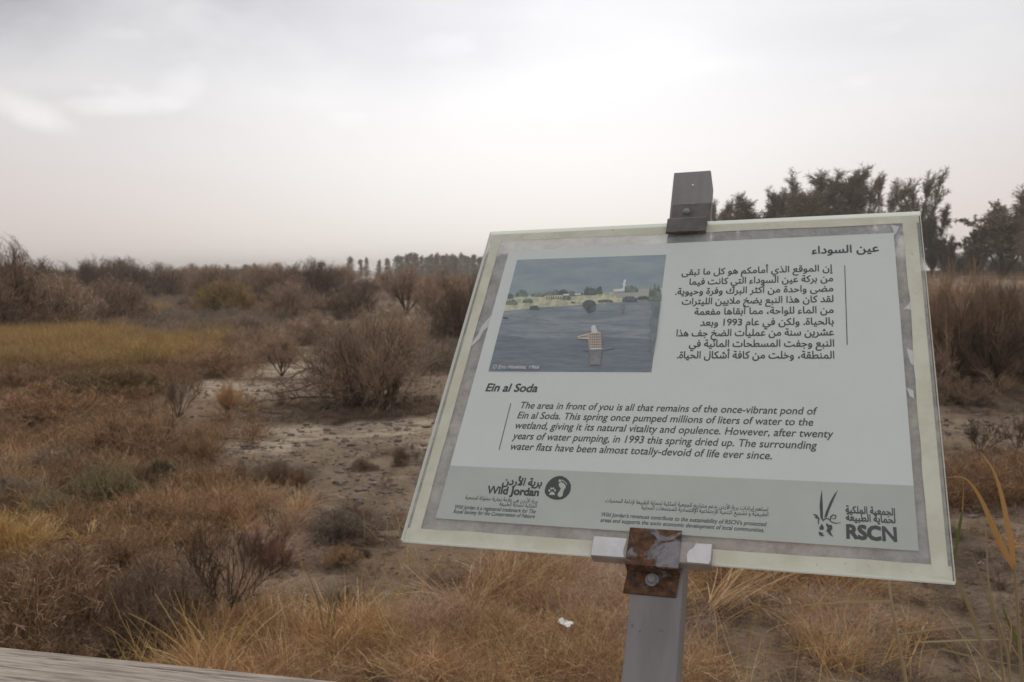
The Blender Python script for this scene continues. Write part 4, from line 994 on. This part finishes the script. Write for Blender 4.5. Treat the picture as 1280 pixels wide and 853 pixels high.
B('rusty_shrub', 70, 530, 170, 480, 'spread', 'twig_pink', 'wide orange brown shrub left of the rusty dome', var=1)
B('rusty_shrub', 20, 500, 120, 455, 'spread', 'twig_pink', 'rusty shrub at the left edge under the yellow grass', var=0)
B('rusty_shrub', 130, 500, 150, 458, 'dome', 'twig_olive', 'brown mound of scrub below the yellow grass', var=1)
B('rusty_shrub', 340, 716, 90, 655, 'spread', 'twig_rose', 'pinkish red shrub right of the tall bare twigs', var=0)
B('bare_shrub', 280, 780, 170, 625, 'bare', 'bark', 'tall bare dark branched shrub in the left foreground')
B('bare_shrub', 195, 800, 150, 690, 'dome', 'twig_dark', 'dense dark centred twig shrub behind the handrail')
B('tangled_shrub', 50, 805, 250, 680, 'dome', 'grass_tan', 'pale tangled shrub in the lower left corner', var=1)
B('tangled_shrub', 20, 730, 160, 640, 'loose', 'grass_yellow', 'yellowish upright shrub at the left edge of the foreground', var=1)
B('tangled_shrub', 150, 735, 180, 660, 'open', 'twig_pink', 'rusty brown shrub above the lower left tangle', var=1)
B('tangled_shrub', 225, 705, 120, 650, 'spread', 'grass_tan', 'pinkish straw shrub behind the tall bare twigs', var=0)
B('tuft_shrub', 375, 614, 36, 585, 'loose', 'twig_pink', 'small tuft with curled yellow stems on bare soil')
B('clod_bush', 345, 603, 54, 574, 'dome', 'twig_dark', 'dark low clump on the bare soil, right one of a pair', var=0)
B('clod_bush', 295, 608, 56, 578, 'dome', 'twig_dark', 'dark low clump on the bare soil, left one of a pair', var=1)
B('twig_heap', 420, 676, 84, 634, 'dome', 'twig_grey', 'heap of dark grey twigs on the bare soil left of the board', var=0)
B('clod_bush', 501, 579, 30, 556, 'dome', 'twig_dark', 'small dark hump on the bare soil close to the board', var=1)
B('clod_bush', 453, 588, 36, 572, 'dome', 'twig_dark', 'flat brown hump on the bare soil left of the small dark one', var=0)
B('clod_bush', 450, 696, 34, 682, 'dome', 'twig_dark', 'dark clump right beside an orange tuft', var=1)
B('orange_tuft', 430, 708, 64, 680, 'spread', 'grass_orange', 'orange tuft beside a dark clump under the twig heap', cat='grass tuft', var=0)
B('clod_bush', 540, 770, 60, 745, 'dome', 'twig_dark', 'dark dead clump between orange grass, below the left part of the board', var=1)
B('clod_bush', 610, 742, 70, 716, 'spread', 'twig_grey', 'grey dead clump in the soil gap below the board', var=0)
B('clod_bush', 425, 765, 80, 735, 'spread', 'twig_dark', 'dark litter clump right of the handrail in the soil gap', var=1)
B('clod_bush', 655, 706, 46, 686, 'dome', 'green_dark', 'dark olive clump under the lower edge of the board', var=0)
# right of the board
B('thicket_bush', 1190, 482, 110, 338, 'loose', 'twig', 'tall brown thicket bush touching the right edge of the board')
B('thicket_bush', 1240, 486, 120, 352, 'loose', 'twig', 'dense dark brown bush in the middle of the right thicket', var=1)
B('thicket_bush', 1290, 484, 110, 358, 'loose', 'twig', 'brown thicket bush cut by the right edge of the photo')
B('thicket_bush', 1215, 470, 100, 350, 'dome', 'twig', 'rounded bush filling the gap between the right thicket bushes', var=0)
B('thicket_bush', 1140, 478, 110, 350, 'dome', 'twig', 'bush showing faintly through the clear margin of the board', var=1)
B('thicket_bush', 1265, 452, 120, 356, 'spread', 'twig', 'low back bush of the right thicket', var=0)
B('dead_shrub', 1223, 567, 66, 512, 'bare', 'bark', 'small dead black shrub alone on soil right of the board')
B('dead_shrub', 1272, 560, 60, 500, 'bare', 'twig_dark', 'bare twiggy shrub cut by the right edge below the thicket')
B('thicket_bush', 1200, 506, 90, 468, 'spread', 'twig_dark', 'low dark litter bush at the foot of the right thicket', var=1)
rb = random.Random(5)
for i in range(7):
    B('hedge_bush', 0, 0, 0, 0, 'dome', 'leaf_hedge', 'dark green hedge bush under the trees at the right', group='hedge bushes at the right', var=i,
      xyz=(lambda x, y: (x, y, float(H(x, y))))((1192+i*17-640)/F*104, 104+rb.uniform(-2, 2)), size=(3.6, 2.5+rb.uniform(-.3, .3)))
# bushes nobody can tell apart in the depth of the thicket
def rand_bushes(n, az0, az1, d0, d1, h0, h1, label, group, seed, mats=('twig', 'twig_dark', 'twig'), kinds=('dome', 'dome', 'spread')):
    r = random.Random(seed)
    for i in range(n):
        a = math.radians(r.uniform(az0, az1)); d = d0*(d1/d0)**r.random(); x, y = d*math.sin(a), d*math.cos(a); h = r.uniform(h0, h1)
        bush('thicket_bush', 0, 0, 0, 0, kinds[i % 3], mats[i % 3], label, 'shrub', group, var=i, xyz=(x, y, float(H(x, y))), size=(h*r.uniform(1.2, 1.9), h))
rand_bushes(58, -38, -12.5, 68, 150, 2.2, 3.1, 'brown bush in the depth of the left skyline thicket', 'bushes deep in the left thicket', 1)
rand_bushes(26, -13, -1, 75, 170, 1.3, 2.0, 'low brown bush before the far tree row', 'low bushes before the far tree row', 2)
rand_bushes(16, 22, 33, 22, 40, 1.5, 1.9, 'brown bush deep in the thicket right of the board', 'bushes deep in the right thicket', 3, ('twig', 'twig', 'twig_pink'))
rand_bushes(22, 4, 25, 60, 100, 1.8, 2.6, 'brown bush hidden far behind the board', 'bushes far behind the board', 4)
rand_bushes(14, -26, -10, 30, 60, .5, .8, 'small brown scrub bush on the far flat left of the board', 'scrub bushes on the far flat', 6, ('twig_grey', 'twig', 'twig_pink'), ('spread', 'dome', 'spread'))

# ------------------------------------------------------------------ ground cover (nobody could count it)
cat_ = np.concatenate
def thin(P, s=1.5, a=.46, b=.56): return P[np.random.default_rng(8).random(len(P)) < .12+.88*sstep(fbm(P[:, 0]*s+5, P[:, 1]*s, 3), a, b)]
def strew(n, px0, px1, py0, py1, seed, dens=None):
    """n points over the ground seen between those rows and columns, even on the ground"""
    r = np.random.default_rng(seed); d0, d1 = CZ*F/(py1-HY), CZ*F/(py0-HY)
    d = np.sqrt(d0*d0+(d1*d1-d0*d0)*r.random(n)); x = ((px0+(px1-px0)*r.random(n))-640)/F*d
    P = np.column_stack([x, d])
    if dens is not None: P = P[r.random(n) < dens(P[:, 0], P[:, 1])]
    return P
bare = lambda x, y: 1-np.maximum.reduce([ell_mask(x, y, 400, 455, 570, 430), ell_mask(x, y, 415, 535, 690, 400), ell_mask(x, y, 450, 610, 790, 290)])
def cull(P, keep=.04): return P[np.random.default_rng(3).random(len(P)) < np.maximum(bare(P[:, 0], P[:, 1]), keep)]
noisy = lambda a, b, s=1.: (lambda x, y: sstep(fbm(x*s, y*s+11, 3), a, b)*bare(x, y))
GAPS = [(450, 700, 790, 150), (600, 705, 765, 110), (925, 762, 853, 180), (1185, 640, 900, 170), (670, 772, 805, 90), (1130, 745, 800, 100), (395, 730, 790, 90)]
def gapped(P, keep=.08):
    m = np.maximum.reduce([ell_mask(P[:, 0], P[:, 1], *g, .3) for g in GAPS]); return P[np.random.default_rng(12).random(len(P)) > m*(1-keep)]
_sc = scatter
def scatter(name, label, meshes, mat, xy, size, flat=1., cat='ground cover', sink=.01):
    if name in ('dry_grass', 'pale_tangle', 'rusty_scrub', 'dry_tufts', 'straw_stems'): xy = gapped(np.asarray(xy))
    return _sc(name, label, meshes, mat, xy, size, flat, cat, sink)
scatter('dry_grass', 'tangled orange brown dry grass covering the foreground flat', TANG, 'grass_orange',
        thin(cat_([cull(ell(560, 700, 850, 330, 190)), ell(980, 690, 830, 320, 190), ell(700, 780, 900, 400, 130), cull(ell(340, 760, 900, 320, 200)), strew(300, -100, 1380, 690, 980, 5, noisy(.42, .6, .8))])), .52, .85)
scatter('straw_stems', 'long loose straw stems arching over the dry grass', TALL, 'grass_straw', cat_([ell(560, 700, 880, 360, 50), ell(980, 700, 880, 340, 50), ell(300, 780, 900, 360, 40), strew(90, -100, 1380, 660, 950, 55)]), .75, .8)
scatter('pale_tangle', 'pale pinkish wiry tangle lying over the dry grass', TANG, 'grass_pale',
        thin(cat_([ell(710, 685, 775, 160, 170), ell(560, 770, 830, 130, 60), ell(1035, 750, 830, 110, 60), ell(120, 700, 850, 330, 260), ell(300, 640, 760, 200, 120), ell(840, 760, 850, 120, 60), strew(260, -100, 1380, 600, 950, 6, noisy(.5, .65, .9))]), 2.3, .42, .52), .50, .8)
scatter('rusty_scrub', 'low rusty scrub covering the left middle ground', TWIG, 'twig_pink',
        cat_([thin(cull(ell(90, 440, 620, 420, 2300)), 1.1, .4, .52), thin(cull(ell(150, 600, 720, 380, 420)), 1.3, .4, .52), strew(900, -120, 330, 430, 640, 7, noisy(.35, .6)), strew(500, 1150, 1400, 600, 900, 8, noisy(.5, .7)), strew(3200, -1000, -60, 430, 900, 28, noisy(.35, .6)), strew(1800, 1380, 2300, 420, 900, 29, noisy(.45, .65))]), .9, .8)
scatter('brown_litter', 'dark twig litter strewn between the tufts', TWIG, 'twig_dark',
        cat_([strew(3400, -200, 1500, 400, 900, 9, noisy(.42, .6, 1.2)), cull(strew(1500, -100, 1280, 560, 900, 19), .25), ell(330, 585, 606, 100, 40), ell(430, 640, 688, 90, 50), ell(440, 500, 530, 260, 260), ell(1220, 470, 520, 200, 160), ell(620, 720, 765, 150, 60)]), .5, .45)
scatter('grey_saltbush', 'grey blue low saltbush beyond the yellow grass', TWIG, 'twig_grey',
        cat_([strew(2600, -60, 620, 366, 440, 10, noisy(.4, .55, .35)), ell(200, 380, 430, 240, 900), ell(560, 440, 470, 140, 120)]), 1.15, .9)
scatter('brown_scrub', 'brown low scrub between the bushes of the far flat', TWIG, 'twig',
        cat_([strew(3600, -60, 640, 350, 430, 12, noisy(.42, .56, .18)), strew(3200, -1100, -60, 350, 430, 38, noisy(.42, .56, .18)), strew(2200, 1400, 2200, 352, 450, 39, noisy(.4, .56, .3)), strew(1800, 1120, 1400, 352, 520, 13, noisy(.3, .5, .5)), strew(900, 230, 640, 420, 520, 14, noisy(.52, .66, .9))]), 1.5, .9)
scatter('yellow_grass', 'patch of taller yellow grass at the left edge', TUFT, 'grass_yellow',
        cat_([ell(50, 418, 446, 210, 420), ell(150, 388, 402, 110, 110), ell(250, 425, 440, 140, 30), ell(130, 440, 470, 240, 160)]), 1.5, .85)
scatter('dry_tufts', 'straw coloured grass tufts dotted over the flat', TUFT, 'grass_orange',
        cat_([strew(300, -100, 1400, 420, 880, 15, noisy(.5, .62, 1.1)), ell(560, 700, 840, 300, 16), ell(960, 700, 840, 300, 16), ell(330, 780, 880, 260, 20), ell(240, 640, 700, 300, 40), ell(60, 560, 640, 200, 60), ell(880, 690, 740, 160, 14)]), .8, .9)
scatter('green_tufts', 'dull green low growth in the left middle ground', TWIG, 'green_grey', cat_([ell(120, 590, 650, 200, 120), ell(40, 510, 540, 120, 60), ell(280, 412, 432, 120, 80)]), .7, .8)
MAT['clod'] = mat_simple('soil clod', (.15, .112, .085), .95, .35, 30)
MAT['stone'] = mat_simple('pale pebble', (.36, .30, .25), .9, .25, 30)
scatter('soil_clods', 'small soil clods and crumbs over the bare flat', LUMP, 'clod', strew(16000, -150, 1450, 470, 900, 16), np.random.default_rng(4).random(16000)**7*.035+.006, .6, cat='clods', sink=0)
scatter('soil_crust', 'broken crust and dung crumbs standing on the bare soil', LUMP, 'clod', cat_([ell(430, 500, 700, 380, 1500), ell(1200, 520, 740, 200, 700)]), np.random.default_rng(6).random(2200)**4*.06+.012, .35, cat='clods', sink=0)
scatter('pebbles', 'pale pebbles and snail shells on the soil', LUMP, 'stone', strew(900, -150, 1450, 480, 900, 17), np.random.default_rng(5).random(900)**4*.022+.005, .6, cat='pebbles', sink=0)

# ------------------------------------------------------------------ single things in the foreground
def curve_mesh(name, pts, r, S_=6, tint=.5):
    P = np.array(pts, float); n = len(P); t = np.linspace(0, 1, n); q = np.linspace(0, 1, (n-1)*5+1)
    # Catmull-Rom through the points
    out = []
    sg = np.linalg.norm(np.diff(P, axis=0), axis=1)
    tn = unit(np.gradient(P, axis=0)); tn[1:-1] = unit((P[2:]-P[1:-1])/sg[1:, None]+(P[1:-1]-P[:-2])/sg[:-1, None])
    for k in range(n-1):
        p1, p2, a, b = P[k], P[k+1], tn[k]*sg[k], tn[k+1]*sg[k]
        for s in np.arange(5)/5: out.append(p1*(2*s**3-3*s*s+1)+a*(s**3-2*s*s+s)+p2*(3*s*s-2*s**3)+b*(s**3-s*s))
    out.append(P[-1]); out = np.array(out); rr_ = np.interp(np.linspace(0, 1, len(out)), np.linspace(0, 1, len(r)), r)
    return out, rr_
def tube_path(out, rad, S_=6):
    t = unit(np.gradient(out, axis=0)); up = np.array([.3, .9, .2]); s = unit(np.cross(t, up)); c = np.cross(t, s); th = np.arange(S_)*2*math.pi/S_
    V = (out[:, None]+(s[:, None]*np.cos(th)[None, :, None]+c[:, None]*np.sin(th)[None, :, None])*rad[:, None, None]).reshape(-1, 3)
    i = np.arange(len(out)-1)[:, None]*S_; j = np.arange(S_)[None]; jn = (j+1) % S_
    return V, np.stack([i+j, i+jn, i+S_+jn, i+S_+j], -1).reshape(-1, 4), np.full(len(V), .5)
def leaf_path(out, wid, face):
    t = unit(np.gradient(out, axis=0)); s = unit(np.cross(t, face)); up = np.cross(s, t)
    w = wid[:, None]/2; V = np.stack([out-s*w, out+up*w*.25, out+s*w], 1).reshape(-1, 3)
    i = np.arange(len(out)-1)[:, None]*3; j = np.arange(2)[None]
    return V, np.stack([i+j, i+j+1, i+j+4, i+j+3], -1).reshape(-1, 4), np.full(len(V), .5)
def pt(px, py, d): r_ = ray(px, py); t = d/r_[1]; return (r_[0]*t, r_[1]*t, CZ+r_[2]*t)
FACE = np.array([-.3, -1, .35])
# reed with two long golden leaves beside the board
RD = empty('reed_plant', pt(1275, 853, 2.0)[:2]+(0,), label='reed with two long golden leaves beside the right edge of the board', cat='reed')
def into(o, V): return V-np.array(o.location)
def add_leaf(o, pts, wid, mat='reed', name='leaf'):
    out, w = curve_mesh('l', pts, wid); V, Fc, T = leaf_path(out, w, FACE); link(name, np_mesh(name, into(o, V), Fc, T, True), MAT[mat], o)
def add_stem(o, pts, rad, mat='straw_stem', name='stem'):
    out, w = curve_mesh('l', pts, rad); V, Fc, T = tube_path(out, w); link(name, np_mesh(name, into(o, V), Fc, T, True), MAT[mat], o)
def ground_under(px, py, d, dx=0):
    p = pt(px, py, d); return (p[0]+dx, p[1], float(H(p[0], p[1]))-.02)
add_leaf(RD, [pt(1268, 712, 2.0), pt(1256, 690, 1.98), pt(1240, 655, 1.95), pt(1225, 622, 1.9), pt(1212, 603, 1.86), pt(1203, 597, 1.83), pt(1184, 597, 1.78)], [.008, .0135, .0125, .008, .004, .0025, .001])
add_leaf(RD, [pt(1268, 712, 2.0), pt(1264, 680, 2.0), pt(1258, 648, 2.02), pt(1250, 612, 2.05), pt(1240, 585, 2.08), pt(1224, 564, 2.12)], [.007, .012, .0115, .008, .0045, .001])
add_stem(RD, [ground_under(1280, 860, 2.0, .05), pt(1282, 900, 2.0), pt(1278, 853, 2.0), pt(1273, 780, 2.0), pt(1268, 705, 2.0)], [.0045, .0045, .004, .0035, .003])
# second reed, drooping tip and a green blade close to the board
R2 = empty('reed_plant', ground_under(1240, 860, 1.9, .06), label='thin reed with a short green blade hugging the corner of the board', cat='reed')
add_leaf(R2, [pt(1193, 700, 1.80), pt(1197, 672, 1.8), pt(1201, 650, 1.8), pt(1203, 637, 1.8)], [.003, .007, .0055, .001], 'reed_green')
add_leaf(R2, [pt(1203, 640, 1.8), pt(1204, 620, 1.8), pt(1204, 600, 1.8)], [.003, .002, .001])
add_leaf(R2, [pt(1243, 870, 1.9), pt(1228, 810, 1.88), pt(1214, 765, 1.85), pt(1202, 738, 1.82), pt(1192, 716, 1.8)], [.005, .007, .009, .007, .002], 'straw_stem')
add_stem(R2, [ground_under(1240, 860, 1.9, .06), pt(1252, 910, 1.92), pt(1243, 868, 1.9)], [.004, .004, .003])
R3 = empty('reed_plant', ground_under(1262, 860, 2.3, .04), label='slender pale stalks between the thin reed and the golden leaved one', cat='reed')
add_stem(R3, [ground_under(1262, 860, 2.3, .04), pt(1261, 828, 2.3), pt(1252, 790, 2.3), pt(1238, 745, 2.3), pt(1234, 700, 2.32), pt(1232, 650, 2.34)], [.004, .0035, .003, .0025, .002, .001])
add_stem(R3, [ground_under(1255, 880, 2.35, .02), pt(1250, 800, 2.35), pt(1233, 742, 2.35), pt(1214, 690, 2.35)], [.003, .003, .002, .001])
add_leaf(R3, [pt(1275, 815, 2.3), pt(1266, 790, 2.3), pt(1258, 772, 2.3), pt(1252, 756, 2.3)], [.005, .009, .006, .001], 'reed_green')
add_stem(R3, [pt(1262, 815, 2.3), pt(1264, 785, 2.3), pt(1260, 768, 2.3)], [.002, .002, .001])
# bent straw stalk hanging under the board with two side blades
R4 = empty('straw_stalk', ground_under(1136, 870, 2.1), label='pale straw stalk with two level side blades below the board', cat='straw')
add_stem(R4, [ground_under(1138, 870, 2.1, .03), pt(1140, 900, 2.1), pt(1132, 850, 2.1), pt(1122, 797, 2.1), pt(1115, 757, 2.1), pt(1111, 728, 2.12), pt(1109, 700, 2.15)], [.005, .0045, .0042, .004, .0035, .003, .002])
add_leaf(R4, [pt(1114, 752, 2.1), pt(1060, 753, 2.08), pt(1000, 757, 2.05)], [.006, .006, .002], 'straw_stem')
add_leaf(R4, [pt(1114, 751, 2.1), pt(1070, 746, 2.15), pt(1012, 742, 2.2)], [.004, .004, .001], 'straw_stem')
for pts, lab in [([(1115, 795), (1170, 787), (1245, 779)], 'uppermost level straw lying across the soil below the board corner'), ([(1150, 803), (1200, 801), (1262, 799)], 'middle level straw lying across the soil near the right edge'),
                 ([(1175, 811), (1215, 821), (1275, 833)], 'slanting straw nearest the bottom right corner')]:
    d = 2.9; p = [pt(a, b, d+.15*i) for i, (a, b) in enumerate(pts)]
    o = empty('fallen_straw', p[0], label=lab, cat='straw')
    add_leaf(o, p, [.006, .007, .002], 'straw_stem')
# golden straw tuft in front
def straw_tuft(px, py, n, L, lean, label, mat='grass_straw', az=None, w=.006, spread=.35):
    global rng
    rng = np.random.default_rng(int(px)); x, y, z = at(px, py); o = empty('straw_tuft', (x, y, z-.02), label=label, cat='grass tuft')
    a = rng.normal(size=n)*spread+(az if az is not None else 0) if az is not None else rng.random(n)*6.28
    el = np.abs(rng.normal(size=n))*.35+lean; d = np.stack([np.cos(a)*np.sin(el), np.sin(a)*np.sin(el), np.cos(el)], 1)
    P = strands(rng.normal(size=(n, 3))*[.04, .04, 0], d, L*(.5+.7*rng.random(n)), 7, .4, .3); P[..., 2] = np.maximum(P[..., 2], .003)
    link('blades', np_mesh('blades', *ribbons(P, w, w*.4)), MAT[mat], o)
straw_tuft(518, 838, 90, .62, .55, 'golden straw tuft leaning left near the bottom edge', az=2.6)
straw_tuft(505, 843, 140, .40, .8, 'spread of golden blades at the foot of the leaning straw tuft')
straw_tuft(408, 822, 16, .5, .1, 'few pale green upright stems right of the handrail', 'green_grey', spread=.3, az=1.6, w=.012)
straw_tuft(580, 760, 70, .5, .7, 'orange grass tussock fanning below the left half of the board', 'grass_orange')
straw_tuft(640, 735, 55, .55, .6, 'orange grass blades sweeping right below the board', 'grass_orange', az=.5, spread=.5)
straw_tuft(880, 770, 70, .75, .75, 'long arching orange blades right of the post', 'grass_orange', az=.5, spread=.6)
straw_tuft(960, 745, 60, .55, .8, 'orange tussock against the foot of the slope right of the post', 'grass_orange')
straw_tuft(1040, 790, 60, .45, .5, 'sparse straw blades around the pale pinkish tangle', 'grass_straw')
straw_tuft(265, 850, 70, .6, .4, 'straw stems rising just behind the handrail', 'grass_straw')
# fallen dead branches by the round shrub
def dead_branch(pts, r, label, twigs=14, seed=0):
    global rng
    rng = np.random.default_rng(seed); W_ = [];
    for px, py, lift in pts: x, y, z = at(px, py); W_.append((x, y, z+lift))
    o = empty('dead_branch', W_[0], label=label, cat='branch'); out, w = curve_mesh('b', W_, r); V, Fc, T = tube_path(out, w)
    L_ = float(np.sum(np.linalg.norm(np.diff(out, axis=0), axis=1)))
    k = kids(out[None], twigs, L_*.28, .7, .15, .15, 5, .7, wig=.1); k2 = kids(k, twigs*4, L_*.12, .7, .1, .2, 4, .6)
    link('limb', np_mesh('limb', into(o, V), Fc, T, True), MAT['bark'], o)
    V, Fc, T = join([tubes(k, r[0]*.4, r[0]*.15, 4), tubes(k2, r[0]*.2, r[0]*.08, 3)]); link('twigs', np_mesh('twigs', into(o, V), Fc, T), MAT['bark'], o)
dead_branch([(415, 478, .1), (395, 476, .25), (375, 478, .22), (358, 481, .06)], [.022, .02, .015, .008], 'bare dark bough arching low at the left of the round shrub', 16, 1)
dead_branch([(440, 505, .05), (410, 505, .12), (375, 504, .10), (340, 503, .03)], [.02, .018, .014, .007], 'lowest dark bough lying left of the round shrub', 18, 2)
dead_branch([(492, 508, .05), (478, 496, .45), (462, 490, .62), (445, 494, .5)], [.024, .022, .018, .01], 'dark bough arching up in the middle of the round shrub', 14, 3)
dead_branch([(500, 508, .05), (520, 490, .35), (548, 470, .35)], [.02, .015, .006], 'pale leaning bough at the right of the round shrub', 12, 4)
dead_branch([(430, 495, .05), (400, 492, .2), (372, 495, .12), (352, 492, .02)], [.016, .014, .01, .006], 'thin dark bough between the two others left of the shrub', 14, 5)
# logs, stones and litter
def crumple(name, px, py, size, mat, label, cat, seed, flat=.45):
    x, y, z = at(px, py); me = lump_mesh(seed, 3, .8); o = link(name, me, mat); o.location = (x, y, z+size*.2); o.scale = (size, size*.7, size*flat); o.rotation_euler = (0, 0, seed); tag(o, label=label, cat=cat); return o
M_LIT = mat_simple('white litter', (.78, .76, .72), .7, .1, 60); M_STN = mat_simple('brown stone', (.26, .20, .16), .9, .25, 40)
def scrap(px, py, size, label, seed):
    r = np.random.default_rng(seed); n = 7; g = np.linspace(-1, 1, n); X, Y = np.meshgrid(g, g, indexing='ij')
    X = X+r.normal(size=X.shape)*.1; Y = Y*.6+r.normal(size=X.shape)*.08; Z = .35*r.random(X.shape)+.12
    V = np.stack([X, Y, Z], -1).reshape(-1, 3)*size; i = np.arange(n-1)[:, None]*n; j = np.arange(n-1)[None]; f = np.stack([i+j, i+n+j, i+n+j+1, i+j+1], -1).reshape(-1, 4)
    x, y, z = at(px, py); o = link('litter', np_mesh('litter', V, f), M_LIT); o.location = (x, y, z+.16); o.rotation_euler = (.35, .2, -.5+seed); tag(o, label=label, cat='litter')
scrap(706, 811, .042, 'crumpled white paper scrap in the dry grass left of the post', 0)
scrap(326, 703, .035, 'white scrap caught in the shrubs left of the board', 1)
scrap(352, 567, .025, 'small white speck of litter on the bare soil', 2)
for px, py, s, lab, sd_ in [(1227, 687, .034, 'pale stone in the dark furrow right of the board', 3), (1226, 705, .03, 'second pale stone just below the one in the dark furrow', 4), (1256, 704, .02, 'small grey stone right of the two pale stones', 5), (596, 762, .03, 'grey brown stone in the orange grass below the board', 6), (1205, 612, .02, 'small pale stone beside the drooping reed leaf', 7)]:
    crumple('stone', px, py, s, M_STN, lab, 'stone', sd_)
